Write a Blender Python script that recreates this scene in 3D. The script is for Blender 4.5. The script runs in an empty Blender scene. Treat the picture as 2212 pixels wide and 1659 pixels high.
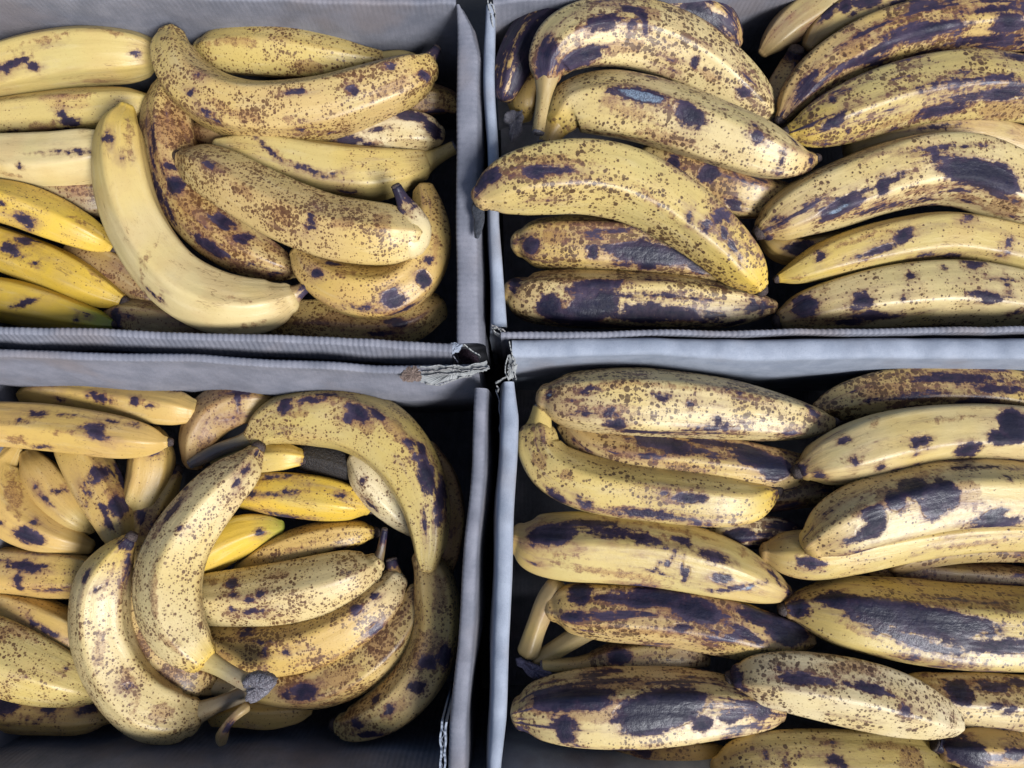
import bpy, math, random
import numpy as np
from mathutils import Vector, Matrix

# ------------------------------------------------------------------ camera, sky, sun, exposure
SC = bpy.context.scene
COL = SC.collection
RIM = 0.24                                   # height of the box rims above the ground (m)
TILT = math.radians(5.0)
FOV = math.radians(65.0)
DIST = 0.58
cam_data = bpy.data.cameras.new('camera')
cam_data.sensor_fit = 'HORIZONTAL'
cam_data.angle = FOV
cam_data.clip_start = 0.01
cam_data.clip_end = 200.0
cam = bpy.data.objects.new('camera', cam_data)
COL.objects.link(cam)
CAM = np.array((0.0, -DIST*math.sin(TILT), RIM + DIST*math.cos(TILT)))
cam.location = CAM
cam.rotation_euler = (TILT, 0, 0)
SC.camera = cam

SUN_EL, SUN_AZ = math.radians(47), math.radians(138)     # azimuth clockwise from +Y
world = bpy.data.worlds.new('World')
SC.world = world
world.use_nodes = True
wn = world.node_tree
for n in list(wn.nodes): wn.nodes.remove(n)
w_out = wn.nodes.new('ShaderNodeOutputWorld')
w_bg = wn.nodes.new('ShaderNodeBackground')
w_sky = wn.nodes.new('ShaderNodeTexSky')
w_sky.sky_type = 'NISHITA'
w_sky.sun_disc = False
w_sky.sun_elevation = SUN_EL
w_sky.sun_rotation = SUN_AZ
w_sky.air_density = 1.0
w_sky.dust_density = 2.5
w_sky.ozone_density = 1.2
w_bg.inputs['Strength'].default_value = 0.05
wn.links.new(w_sky.outputs[0], w_bg.inputs[0])
wn.links.new(w_bg.outputs[0], w_out.inputs[0])

sun_data = bpy.data.lights.new('sun', 'SUN')
sun_data.energy = 2.4
sun_data.angle = math.radians(20)
sun_data.color = (0.955, 0.98, 1.0)
sun = bpy.data.objects.new('sun', sun_data)
COL.objects.link(sun)
_d = Vector((math.sin(SUN_AZ)*math.cos(SUN_EL), math.cos(SUN_AZ)*math.cos(SUN_EL), math.sin(SUN_EL)))
sun.rotation_euler = _d.to_track_quat('Z', 'Y').to_euler()
sun.location = (0, 0, 3)

SC.view_settings.view_transform = 'Standard'
SC.view_settings.look = 'None'
SC.view_settings.gamma = 1.0
SC.view_settings.exposure = 0.92
SC.cycles.use_denoising = True
SC.cycles.max_bounces = 6
SC.cycles.diffuse_bounces = 1

# ------------------------------------------------------------------ helpers
FPX = 1106.0/math.tan(FOV/2)                 # focal length in pixels of a 2212 px wide picture
CT, ST = math.cos(TILT), math.sin(TILT)
rng = random.Random(7)

def unproj(px, py, z):
    """points of the 2212 x 1659 picture -> where they lie on the level plane at height z"""
    px = np.asarray(px, float); py = np.asarray(py, float); z = np.asarray(z, float)
    x = (px-1106.0)/FPX; y = -(py-829.5)/FPX
    dx, dy, dz = x, y*CT+ST, y*ST-CT
    t = (z-CAM[2])/dz
    return np.stack([CAM[0]+dx*t, CAM[1]+dy*t, np.broadcast_to(z, dx.shape)], -1), t

def proj(v):
    d = v-CAM
    yc = d[:, 1]*CT+d[:, 2]*ST
    zc = -d[:, 1]*ST+d[:, 2]*CT
    return 1106.0+FPX*d[:, 0]/-zc, 829.5-FPX*yc/-zc, -zc

def empty(name, loc, label, cat, group=None):
    o = bpy.data.objects.new(name, None)
    o.empty_display_size = 0.02
    COL.objects.link(o)
    o.location = loc
    o['label'] = label; o['category'] = cat
    if group: o['group'] = group
    return o

def mesh_obj(name, verts, faces, mat, parent=None, loc=(0, 0, 0), smooth=True):
    me = bpy.data.meshes.new(name)
    loc = np.asarray(loc, float)
    me.from_pydata((np.asarray(verts, float)-loc).tolist(), [], faces)
    me.polygons.foreach_set('use_smooth', [smooth]*len(me.polygons))
    me.update()
    o = bpy.data.objects.new(name, me)
    COL.objects.link(o)
    if mat: me.materials.append(mat)
    if parent: o.parent = parent
    else: o.location = loc
    return o

def attr(me, name, kind, data):
    a = me.attributes.new(name, kind, 'POINT')
    key = {'FLOAT': 'value', 'FLOAT_VECTOR': 'vector', 'FLOAT_COLOR': 'color'}[kind]
    a.data.foreach_set(key, np.ascontiguousarray(data, dtype=np.float32).ravel())

def catmull(P, n):
    """resample control rows P (k, m) to n rows, evenly by length of the first two columns; returns rows and 0..1"""
    P = np.asarray(P, float)
    Q = np.vstack([2*P[0]-P[1], P, 2*P[-1]-P[-2]])
    out = []
    for i in range(len(P)-1):
        p0, p1, p2, p3 = Q[i], Q[i+1], Q[i+2], Q[i+3]
        for t in np.linspace(0, 1, 24, endpoint=False):
            out.append(0.5*((2*p1)+(-p0+p2)*t+(2*p0-5*p1+4*p2-p3)*t*t+(-p0+3*p1-3*p2+p3)*t**3))
    out.append(P[-1])
    D = np.array(out)
    s = np.concatenate([[0], np.cumsum(np.hypot(np.diff(D[:, 0]), np.diff(D[:, 1])))])
    u = np.linspace(0, s[-1], n)
    return np.stack([np.interp(u, s, D[:, k]) for k in range(D.shape[1])], 1), u/s[-1]

def smooth1(a, it=2):
    for _ in range(it):
        b = a.copy()
        b[1:-1] = 0.25*a[:-2]+0.5*a[1:-1]+0.25*a[2:]
        a = b
    return a

def tube(C, R, nr, pent=0.0, phase=0.0, lump=0.0, seed=0, cap0='round', cap1='round'):
    """rings of nr points round the centre line C (n,3) with radii R; the ends close to a dome ('round') or flat ('flat')"""
    n = len(C)
    T = np.gradient(C, axis=0); T /= np.linalg.norm(T, axis=1, keepdims=True)
    rows_c, rows_r, rows_t = [], [], []
    if cap0 == 'round':
        for a in (0.08, 0.3, 0.55, 0.8):
            e = math.sqrt(1-(1-a)**2)
            rows_c.append(C[0]-T[0]*R[0]*(1-a)*0.75); rows_r.append(R[0]*e); rows_t.append(T[0])
    for i in range(n):
        rows_c.append(C[i]); rows_r.append(R[i]); rows_t.append(T[i])
    if cap1 == 'round':
        for a in (0.8, 0.55, 0.3, 0.08):
            e = math.sqrt(1-(1-a)**2)
            rows_c.append(C[-1]+T[-1]*R[-1]*(1-a)*0.75); rows_r.append(R[-1]*e); rows_t.append(T[-1])
    cc, rr, tt = np.array(rows_c), np.array(rows_r), np.array(rows_t)
    m = len(cc)
    up = np.array((0.0, 0, 1.0))
    side = np.cross(tt, up)
    ln = np.linalg.norm(side, axis=1, keepdims=True)
    side = np.where(ln > 0.15, side/np.maximum(ln, 1e-6), np.array((1.0, 0, 0)))
    for i in range(1, m):
        if np.dot(side[i], side[i-1]) < 0: side[i] *= -1
    nn = np.cross(side, tt)
    nn /= np.linalg.norm(nn, axis=1, keepdims=True)
    th = np.linspace(0, 2*np.pi, nr, endpoint=False)
    g = 5*(th+phase)
    # rounded five-sided section: flat faces, soft corners
    sec = 1.0+pent*(np.cos(g)+0.38*np.cos(2*g)+0.16*np.cos(3*g))
    ridge = np.clip((np.cos(g)-0.80)/0.20, 0, 1)
    s = np.concatenate([[0], np.cumsum(np.linalg.norm(np.diff(cc, axis=0), axis=1))])
    rs = np.random.RandomState(seed)
    lum = np.ones((m, nr))
    if lump:
        for _ in range(9):
            f = rs.uniform(15, 110); k = rs.randint(0, 4); p = rs.uniform(0, 6.28, 2)
            lum += lump*rs.uniform(0.3, 1)*np.outer(np.sin(s*f+p[0]), np.cos(k*th+p[1]))/3
    rad = rr[:, None]*(1+(sec[None]-1))*lum
    V = cc[:, None, :]+rad[..., None]*(np.sin(th)[None, :, None]*side[:, None, :]+np.cos(th)[None, :, None]*nn[:, None, :])
    V = V.reshape(-1, 3)
    idx = np.arange(m*nr).reshape(m, nr)
    j = np.roll(np.arange(nr), -1)
    a, b = idx[:-1][:, np.arange(nr)], idx[:-1][:, j]
    c, d = idx[1:][:, j], idx[1:][:, np.arange(nr)]
    F = np.stack([a, b, c, d], -1).reshape(-1, 4).tolist()
    V = np.vstack([V, cc[0]-tt[0]*rr[0]*0.02, cc[-1]+tt[-1]*rr[-1]*0.02])
    F += [[m*nr, int(idx[0, j[k]]), int(idx[0, k])] for k in range(nr)]
    F += [[m*nr+1, int(idx[-1, k]), int(idx[-1, j[k]])] for k in range(nr)]
    S = np.concatenate([np.repeat(s, nr), [s[0], s[-1]]])
    A = np.concatenate([np.tile(th, m), [0, 0]])
    RD = np.concatenate([np.tile(ridge, m), [0, 0]])
    return V, F, S, A, RD

# ------------------------------------------------------------------ materials
class NT:
    def __init__(s, name):
        s.mat = bpy.data.materials.new(name); s.mat.use_nodes = True
        s.t = s.mat.node_tree
        for n in list(s.t.nodes): s.t.nodes.remove(n)
        s.out = s.t.nodes.new('ShaderNodeOutputMaterial')
        s.b = s.t.nodes.new('ShaderNodeBsdfPrincipled')
        s.t.links.new(s.b.outputs[0], s.out.inputs[0])
    def put(s, sock, v):
        if isinstance(v, bpy.types.NodeSocket): s.t.links.new(v, sock)
        elif isinstance(v, (int, float)) and sock.type == 'RGBA': sock.default_value = (v, v, v, 1)
        elif isinstance(v, (int, float)) and sock.type == 'VECTOR': sock.default_value = (v, v, v)
        elif isinstance(v, tuple) and sock.type == 'RGBA' and len(v) == 3: sock.default_value = (*v, 1)
        else: sock.default_value = v
    def set(s, **kw):
        for k, v in kw.items(): s.put(s.b.inputs[k.replace('_', ' ')], v)
    def m(s, op, a, b=0.0, c=0.0, clamp=False):
        n = s.t.nodes.new('ShaderNodeMath'); n.operation = op; n.use_clamp = clamp
        for i, v in enumerate((a, b, c)): s.put(n.inputs[i], v)
        return n.outputs[0]
    def step(s, v, lo, hi, to0=0.0, to1=1.0):
        n = s.t.nodes.new('ShaderNodeMapRange'); n.interpolation_type = 'SMOOTHSTEP'
        for k, x in (('Value', v), ('From Min', lo), ('From Max', hi), ('To Min', to0), ('To Max', to1)): s.put(n.inputs[k], x)
        return n.outputs[0]
    def mix(s, f, a, b):
        n = s.t.nodes.new('ShaderNodeMix'); n.data_type = 'RGBA'
        s.put(n.inputs[0], f); s.put(n.inputs[6], a); s.put(n.inputs[7], b)
        return n.outputs[2]
    def noise(s, vec, scale, detail=3.0, rough=0.55, dist=0.0):
        n = s.t.nodes.new('ShaderNodeTexNoise')
        s.put(n.inputs['Vector'], vec); s.put(n.inputs['Scale'], scale)
        n.inputs['Detail'].default_value = detail; n.inputs['Roughness'].default_value = rough; n.inputs['Distortion'].default_value = dist
        return n.outputs['Fac']
    def voro(s, vec, scale, feature='F1'):
        n = s.t.nodes.new('ShaderNodeTexVoronoi'); n.feature = feature
        s.put(n.inputs['Vector'], vec); s.put(n.inputs['Scale'], scale)
        return n.outputs
    def at(s, name):
        n = s.t.nodes.new('ShaderNodeAttribute'); n.attribute_name = name
        return n.outputs
    def vm(s, op, a, b):
        n = s.t.nodes.new('ShaderNodeVectorMath'); n.operation = op
        s.put(n.inputs[0], a); s.put(n.inputs[1], b)
        return n.outputs[0]
    def sep(s, c):
        n = s.t.nodes.new('ShaderNodeSeparateColor'); s.put(n.inputs[0], c)
        return n.outputs
    def obj(s):
        n = s.t.nodes.new('ShaderNodeTexCoord'); return n.outputs['Object']
    def rnd(s):
        n = s.t.nodes.new('ShaderNodeObjectInfo'); return n.outputs['Random']
    def bump(s, h, strength=0.3, dist=0.001):
        n = s.t.nodes.new('ShaderNodeBump')
        n.inputs['Strength'].default_value = strength; n.inputs['Distance'].default_value = dist
        s.put(n.inputs['Height'], h)
        return n.outputs[0]

def peel_material():
    t = NT('banana_peel')
    off = t.m('MULTIPLY', t.rnd(), 37.0)
    P = t.vm('ADD', t.obj(), off)
    L = t.vm('ADD', t.at('along')['Vector'], off)              # lengthwise coordinates: stretched stains
    tone = t.at('tone')['Color']
    w = t.at('wear'); ws = t.sep(w['Color'])
    fr, mo, dk, ridge = ws[0], ws[1], ws[2], w['Alpha']
    scar, rub, sore = t.at('scar')['Fac'], t.at('rub')['Fac'], t.at('sore')['Fac']        # signed distance in mm, positive inside
    n_rag = t.noise(P, 210, 5, 0.62)
    n_fine = t.noise(P, 900, 3, 0.6)
    n_big = t.noise(P, 38, 3, 0.5)
    n_str = t.noise(t.vm('MULTIPLY', L, (28, 150, 60)), 1.0, 5, 0.62)
    n_str2 = t.noise(t.vm('MULTIPLY', L, (17, 85, 40)), 1.0, 4, 0.6, 0.4)
    rag = t.m('SUBTRACT', n_rag, 0.5)
    stc = t.m('SUBTRACT', n_str, 0.5)
    # ground colour with soft variation
    c = t.mix(t.step(n_big, 0.38, 0.7, 0, 0.6), tone, t.mix(0.55, tone, (0.48, 0.29, 0.115)))
    n_low = t.noise(P, 15, 2, 0.5)
    c = t.mix(t.step(n_low, 0.48, 0.66, 0, 0.34), c, (0.58, 0.405, 0.085))
    c = t.mix(t.step(n_low, 0.46, 0.30, 0, 0.40), c, (0.50, 0.41, 0.16))
    c = t.mix(t.m('MULTIPLY', t.step(n_str, 0.5, 0.75), 0.25), c, (0.74, 0.62, 0.36))
    # brownish ridge lines
    rl = t.m('MULTIPLY', ridge, t.step(n_str2, 0.45, 0.62))
    c = t.mix(t.m('MULTIPLY', rl, t.m('MULTIPLY_ADD', mo, 0.5, 0.10)), c, (0.22, 0.10, 0.035))
    # mottled tan stain and grainy rust
    thr = t.m('MULTIPLY_ADD', mo, -0.36, 0.76)
    stain = t.step(t.m('MULTIPLY_ADD', n_big, 0.45, t.m('MULTIPLY', n_str2, 0.62)), thr, t.m('ADD', thr, 0.16))
    c = t.mix(t.m('MULTIPLY', stain, 0.48), c, (0.34, 0.16, 0.055))
    grain = t.step(t.m('MULTIPLY_ADD', t.m('SUBTRACT', n_fine, 0.5), 0.8, n_rag), 0.5, 0.62)
    c = t.mix(t.m('MULTIPLY', t.m('MULTIPLY', stain, grain), 0.35), c, (0.15, 0.055, 0.022))
    rd = t.m('ADD', rub, t.m('MULTIPLY_ADD', rag, 12.0, t.m('MULTIPLY', stc, 6.0)))
    rubm = t.step(rd, -1.2, 1.5)
    rubc = t.mix(grain, (0.27, 0.115, 0.045), (0.15, 0.06, 0.03))
    c = t.mix(t.m('MULTIPLY', rubm, t.m('MULTIPLY_ADD', grain, 0.25, 0.50)), c, rubc)
    # dark bruises: placed ones plus the random ones this banana has
    thd = t.m('MULTIPLY_ADD', dk, -0.42, 0.80)
    wild = t.m('MULTIPLY', t.m('SUBTRACT', t.m('MULTIPLY_ADD', n_str2, 0.72, t.m('MULTIPLY', n_big, 0.28)), thd), 45.0)
    sd = t.m('ADD', t.m('MAXIMUM', scar, wild), t.m('MULTIPLY_ADD', rag, 9.0, t.m('MULTIPLY', stc, 9.0)))
    # fine lengthwise scratches
    scr = t.m('MULTIPLY', t.step(t.m('ABSOLUTE', t.m('SUBTRACT', n_str2, 0.52)), 0.010, 0.003), t.step(n_big, 0.50, 0.60))
    c = t.mix(t.m('MULTIPLY', scr, 0.55), c, (0.16, 0.075, 0.03))
    # freckles, three sizes
    clus = t.m('MULTIPLY', t.m('ADD', fr, t.m('MULTIPLY', t.m('MAXIMUM', t.m('MAXIMUM', stain, t.m('MULTIPLY', rubm, 1.1)), t.step(sd, -7.0, -0.5)), 0.16)), t.step(n_big, 0.28, 0.64, 0.42, 1.30))
    warp = t.vm('ADD', P, t.vm('MULTIPLY', t.vm('SUBTRACT', t.noise(P, 520, 2), 0.5), (0.0013, 0.0013, 0.0013)))
    spots = rings = None
    big = t.sep(t.at('along')['Vector'])[2]                     # 0 fine freckles ... 1 bold round ones
    for sc_, top, soft in ((620, t.m('MULTIPLY_ADD', big, -0.10, 0.49), 0.10), (340, t.m('MULTIPLY_ADD', big, 0.08, 0.48), 0.07), (215, t.m('MULTIPLY_ADD', big, 0.24, 0.23), 0.05)):
        v = t.voro(warp, sc_)
        cs = t.sep(v['Color'])
        r = t.m('MULTIPLY', t.m('POWER', cs[0], 1.1), t.m('MULTIPLY', clus, top))
        sp = t.step(t.m('SUBTRACT', r, v['Distance']), -soft*0.35, soft)
        sp = t.m('MULTIPLY', sp, t.m('MULTIPLY_ADD', cs[1], 0.25, 0.75))
        rg = t.step(t.m('SUBTRACT', r, v['Distance']), -0.22, 0.05)
        spots = sp if spots is None else t.m('MAXIMUM', spots, sp)
        rings = rg if rings is None else t.m('MAXIMUM', rings, rg)
    c = t.mix(t.m('MULTIPLY', rings, 0.18), c, (0.30, 0.14, 0.045))
    c = t.mix(t.m('MULTIPLY', spots, 0.92), c, t.mix(big, t.mix(n_rag, (0.115, 0.042, 0.014), (0.065, 0.024, 0.012)), t.mix(n_rag, (0.060, 0.022, 0.010), (0.034, 0.017, 0.016))))
    halo = t.m('MULTIPLY', t.step(sd, -2.6, 0.4), 0.62)
    core = t.step(sd, -0.7, 0.9)
    deep = t.step(sd, 0.6, 5.0)
    dcol = t.mix(deep, t.mix(n_rag, (0.034, 0.019, 0.038), (0.020, 0.019, 0.050)), (0.0070, 0.0105, 0.030))  # navy tint carries the blue sky's reflection inside the bruise colour
    dcol = t.mix(t.m('MULTIPLY', t.step(n_big, 0.48, 0.66), t.m('MULTIPLY_ADD', deep, -0.35, 0.65)), dcol, (0.070, 0.054, 0.092))
    dcol = t.mix(t.m('MULTIPLY', t.step(n_str, 0.56, 0.80), 0.30), dcol, (0.085, 0.08, 0.125))
    wash = t.m('MULTIPLY', t.step(sd, -8.0, -0.5), t.step(n_str2, 0.40, 0.62))
    c = t.mix(t.m('MULTIPLY', wash, 0.42), c, (0.20, 0.105, 0.085))
    c = t.mix(halo, c, (0.17, 0.07, 0.045))
    c = t.mix(t.m('MULTIPLY', core, 0.96), c, dcol)
    so = t.step(t.m('ADD', sore, t.m('MULTIPLY', rag, 3.0)), -0.5, 0.4)
    c = t.mix(t.m('MULTIPLY', so, t.step(n_fine, 0.4, 0.6, 0.35, 1.0)), c, (0.17, 0.22, 0.29))
    rough = t.m('ADD', t.m('MULTIPLY_ADD', n_rag, 0.24, 0.30), t.m('MULTIPLY', core, t.m('MULTIPLY_ADD', n_fine, 0.22, t.step(n_str2, 0.42, 0.60, 0.0, -0.15))))
    h = t.m('MULTIPLY_ADD', n_rag, 0.25, t.m('MULTIPLY_ADD', n_fine, 0.10, t.m('MULTIPLY', n_str, 0.8)))
    h = t.m('SUBTRACT', h, t.m('MULTIPLY', t.step(scar, -0.4, 0.8), t.m('MULTIPLY_ADD', n_rag, -0.9, 0.75)))
    t.set(Base_Color=c, Roughness=rough, Normal=t.bump(h, 0.55, 0.0012))
    t.put(t.b.inputs['Specular IOR Level'], t.m('MULTIPLY_ADD', core, t.m('MULTIPLY_ADD', t.step(n_str2, 0.45, 0.62), 0.26, -0.36), 0.5))
    return t.mat

def dry_material(name, ca, cb, cc, rough=0.75):
    t = NT(name)
    P = t.vm('ADD', t.obj(), t.m('MULTIPLY', t.rnd(), 11.0))
    n = t.noise(P, 420, 5, 0.65); f = t.noise(P, 1400, 3, 0.6)
    c = t.mix(t.step(n, 0.3, 0.6), ca, cb)
    c = t.mix(t.step(f, 0.52, 0.68), c, cc)
    t.set(Base_Color=c, Roughness=rough, Normal=t.bump(t.m('MULTIPLY_ADD', f, 0.5, n), 0.9, 0.0015))
    return t.mat

def card_material(name, ca, cb, stripes):
    t = NT(name)
    P = t.vm('ADD', t.obj(), t.m('MULTIPLY', t.rnd(), 5.0))
    L = t.at('along')['Vector']
    n = t.noise(P, 60, 4, 0.6); f = t.noise(P, 1500, 4, 0.7); s = t.noise(t.vm('MULTIPLY', P, (1, 1, 0.15)), 700, 3, 0.6)
    d = t.noise(P, 14, 3, 0.5)
    c = t.mix(t.step(n, 0.3, 0.7), ca, cb)
    c = t.mix(t.m('MULTIPLY', t.step(f, 0.5, 0.7), 0.55), c, tuple(x*0.66 for x in ca))
    c = t.mix(t.m('MULTIPLY', t.step(f, 0.42, 0.25), 0.25), c, tuple(min(1, x*1.35) for x in cb))
    c = t.mix(t.m('MULTIPLY', t.step(d, 0.52, 0.72), 0.5), c, (0.22, 0.18, 0.17))
    wv = t.m('SINE', t.m('MULTIPLY', t.sep(L)[0], 2*math.pi/0.0041))
    h = t.m('MULTIPLY_ADD', f, 0.35, t.m('MULTIPLY_ADD', s, 0.3, t.m('MULTIPLY', n, 0.8)))
    h = t.m('MULTIPLY_ADD', wv, stripes, h)
    t.set(Base_Color=c, Roughness=0.72, Normal=t.bump(h, 0.45, 0.0012))
    t.b.inputs['Specular IOR Level'].default_value = 0.3
    return t.mat

M_PEEL = peel_material()
M_TIP = dry_material('blossom_end', (0.035, 0.024, 0.022), (0.075, 0.05, 0.045), (0.018, 0.014, 0.016), 0.6)
M_CUT = dry_material('dried_cut', (0.20, 0.19, 0.22), (0.10, 0.085, 0.10), (0.42, 0.41, 0.43), 0.85)
M_CARD = card_material('grey_cardboard', (0.17, 0.175, 0.21), (0.235, 0.235, 0.275), 0.11)
M_CARD_SMOOTH = card_material('folded_cardboard', (0.25, 0.28, 0.345), (0.33, 0.36, 0.43), 0.0)
M_TORN = card_material('torn_paper', (0.27, 0.275, 0.275), (0.36, 0.365, 0.36), 0.0)
def floor_material():
    t = NT('concrete_floor')
    P = t.obj(); n = t.noise(P, 9, 6, 0.6); f = t.noise(P, 160, 4, 0.6)
    c = t.mix(n, (0.045, 0.045, 0.047), (0.075, 0.073, 0.072))
    c = t.mix(t.m('MULTIPLY', t.step(f, 0.5, 0.7), 0.4), c, (0.07, 0.065, 0.06))
    t.set(Base_Color=c, Roughness=0.85, Normal=t.bump(f, 0.4, 0.002))
    return t.mat
M_FLOOR = floor_material()

# ------------------------------------------------------------------ the ground
g = 6.0
ground = mesh_obj('ground', [(-g, -g, 0), (g, -g, 0), (g, g, 0), (-g, g, 0)], [(0, 1, 2, 3)], M_FLOOR, smooth=False)
ground['kind'] = 'structure'
# ------------------------------------------------------------------ the four boxes
def resample(pts, n):
    rows, _ = catmull(np.asarray(pts, float), n)
    return rows

def polyline(pts, step):
    """points spaced by step metres along straight pieces"""
    pts = np.asarray(pts, float)
    s = np.concatenate([[0], np.cumsum(np.linalg.norm(np.diff(pts, axis=0), axis=1))])
    n = max(2, int(s[-1]/step))
    u = np.linspace(0, s[-1], n)
    return np.stack([np.interp(u, s, pts[:, k]) for k in range(pts.shape[1])], 1), u

def wall(parent, loc, pts, widths, inside, mat=None, zr=RIM, ridge=0.00017, flare=0.004, iflare=0.0, rnd=0.003,
         droop=None, warp=0.0008, seed=0, name='side_wall', depth=None, fd=0.04):
    """pts: rim line in picture pixels; widths: rim width in pixels along it; inside: a picture point inside the box"""
    W, t = unproj([p[0] for p in pts], [p[1] for p in pts], zr)
    sc = np.interp(np.linspace(0, 1, len(pts)), np.linspace(0, 1, len(widths)), widths)*t/FPX
    rows, u = polyline(np.column_stack([W, sc]), 0.0005 if ridge else 0.004)
    rs = np.random.RandomState(seed)
    n = len(rows)
    T = np.gradient(rows[:, :2], axis=0); T /= np.linalg.norm(T, axis=1, keepdims=True)
    N = np.stack([-T[:, 1], T[:, 0]], 1)
    ins = unproj(inside[0], inside[1], zr)[0][:2]
    if np.mean(((ins-rows[:, :2])*N).sum(1)) < 0: N = -N
    base = np.zeros(n)
    for _ in range(6):
        base += warp*rs.uniform(.3, 1)*np.sin(u*rs.uniform(12, 75)+rs.uniform(0, 6.3))
    zw = np.zeros(n)
    for _ in range(7):
        zw += 0.0005*rs.uniform(.3, 1)*np.sin(u*rs.uniform(20, 240)+rs.uniform(0, 6.3))
    H = depth if depth else zr-0.004
    prof = []                                     # (side offset in half widths, extra metres inward, depth below rim, ridge share)
    for d in (H, 0.14, 0.085, 0.055, 0.035, 0.02, 0.011):
        if d <= H: prof.append((1, iflare*min(1, (d-0.008)/0.05), d, 0.5))
    for a in np.linspace(0, math.pi, 9):
        prof.append((math.copysign(abs(math.cos(a))**0.7, math.cos(a)), 0, rnd*(1-math.sin(a)**0.8), 1.0))
    for d in (0.011, 0.02, 0.035, 0.055, 0.085, 0.14, H):
        if d <= H: prof.append((-1, -flare*min(1, (d-0.004)/fd), d, 0.5))
    m = len(prof)
    rip = np.sin(u*2*math.pi/0.0041)
    V = np.zeros((n, m, 3))
    end = np.minimum(u, u[-1]-u)
    for k, (o, e, d, rg) in enumerate(prof):
        off = o*rows[:, 3]/2+e+base*(0.4+min(1, d/0.05))+ridge*rip*rg*(o if abs(o) > 0.3 else 0)
        V[:, k, :2] = rows[:, :2]+N*off[:, None]
        V[:, k, 2] = rows[:, 2]-d+zw*(d < 0.012)+(ridge*0.7*rip if abs(o) < 0.95 else 0)
    if droop is not None:                         # the rim falls away at the ends
        for (at0, span, drop) in droop:
            dd = drop*np.clip(1-np.abs(u/u[-1]-at0)/span, 0, 1)**2
            V[:, :, 2] -= dd[:, None]*(np.array([p[2] for p in prof]) < 0.03)[None]
    V[:, :, 2] = np.maximum(V[:, :, 2], 0.003)
    idx = np.arange(n*m).reshape(n, m)
    F = np.stack([idx[:-1, :-1], idx[:-1, 1:], idx[1:, 1:], idx[1:, :-1]], -1).reshape(-1, 4).tolist()
    F += [idx[0].tolist(), idx[-1][::-1].tolist()]
    o = mesh_obj(name, V.reshape(-1, 3), F, mat or M_CARD, parent, loc)
    al = np.zeros((n, m, 3)); al[..., 0] = u[:, None]; al[..., 1] = np.array([p[2] for p in prof])[None]
    attr(o.data, 'along', 'FLOAT_VECTOR', al)
    return o

def ribbon(parent, loc, pts, zr, height, thick, mat, wave=0.0, pitch=0.005, jag=0.002, seed=0, name='torn_edge'):
    """a standing strip of paper along picture points, its upper edge torn"""
    W, t = unproj([p[0] for p in pts], [p[1] for p in pts], zr)
    rows, u = polyline(W, 0.0006)
    rs = np.random.RandomState(seed); n = len(rows)
    T = np.gradient(rows[:, :2], axis=0); T /= np.linalg.norm(T, axis=1, keepdims=True)
    N = np.stack([-T[:, 1], T[:, 0]], 1)
    top = smooth1(rs.uniform(-1, 1, n), 2)*jag*1.6
    off = wave*np.sin(u*2*math.pi/pitch)+sum(0.0003*np.sin(u*rs.uniform(60, 500)+rs.uniform(0, 6)) for _ in range(4))
    V = []
    for s_, z in ((-1, 0), (-1, 1), (1, 1), (1, 0)):
        p = np.empty((n, 3))
        p[:, :2] = rows[:, :2]+N*(off+s_*thick/2)[:, None]
        p[:, 2] = zr-height+z*(height+top)
        V.append(p)
    V = np.stack(V, 1)
    idx = np.arange(n*4).reshape(n, 4)
    F = []
    for k in range(4):
        a, b = idx[:, k], idx[:, (k+1) % 4]
        F += np.stack([a[:-1], b[:-1], b[1:], a[1:]], -1).tolist()
    F += [idx[0].tolist(), idx[-1][::-1].tolist()]
    o = mesh_obj(name, V.reshape(-1, 3), F, mat, parent, loc, smooth=False)
    al = np.zeros((n, 4, 3)); al[..., 0] = u[:, None]
    attr(o.data, 'along', 'FLOAT_VECTOR', al)
    return o

def slab(parent, loc, outline, z, thick, mat, jag=1.2, seed=0, tilt=0.0, name='torn_paper'):
    """a torn sheet lying at height z, outline in picture pixels"""
    rs = np.random.RandomState(seed)
    P = np.asarray(outline+[outline[0]], float)
    s = np.concatenate([[0], np.cumsum(np.hypot(*np.diff(P, axis=0).T))])
    u = np.arange(0, s[-1], 2.2)
    q = np.stack([np.interp(u, s, P[:, k]) for k in (0, 1)], 1)+rs.uniform(-jag, jag, (len(u), 2))
    W, _ = unproj(q[:, 0], q[:, 1], z)
    W[:, 2] += tilt*(q[:, 0]-q[:, 0].mean())
    c = W.mean(0)
    n = len(W)
    inner = c+(W-c)*0.55; inner[:, 2] += rs.uniform(0.0002, 0.0014, n)
    low = W-np.array((0, 0, thick))
    V = np.vstack([W, inner, low, c+[0, 0, 0.0006], c-[0, 0, thick]])
    F = []
    for i in range(n):
        j = (i+1) % n
        F += [[i, j, n+j, n+i], [n+i, n+j, 3*n], [j, i, 2*n+i, 2*n+j], [2*n+j, 2*n+i, 3*n+1]]
    return mesh_obj(name, V, F, mat, parent, loc, smooth=False)

def base_panel(parent, loc, corners):
    W, _ = unproj([c[0] for c in corners], [c[1] for c in corners], RIM)
    V = np.vstack([W*[1, 1, 0]+[0, 0, 0.006], W*[1, 1, 0]+[0, 0, 0.002]])
    F = [[0, 1, 2, 3], [7, 6, 5, 4]]+[[i, i+4, (i+1) % 4+4, (i+1) % 4] for i in range(4)]
    o = mesh_obj('base_panel', V, F, M_CARD, parent, loc, smooth=False)
    attr(o.data, 'along', 'FLOAT_VECTOR', V)

def box_at(px, py, label):
    p, _ = unproj(px, py, RIM)
    l = (float(p[0]), float(p[1]), 0.0)
    return empty('cardboard_box', l, label, 'box', 'open cardboard boxes of bananas'), l

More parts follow.
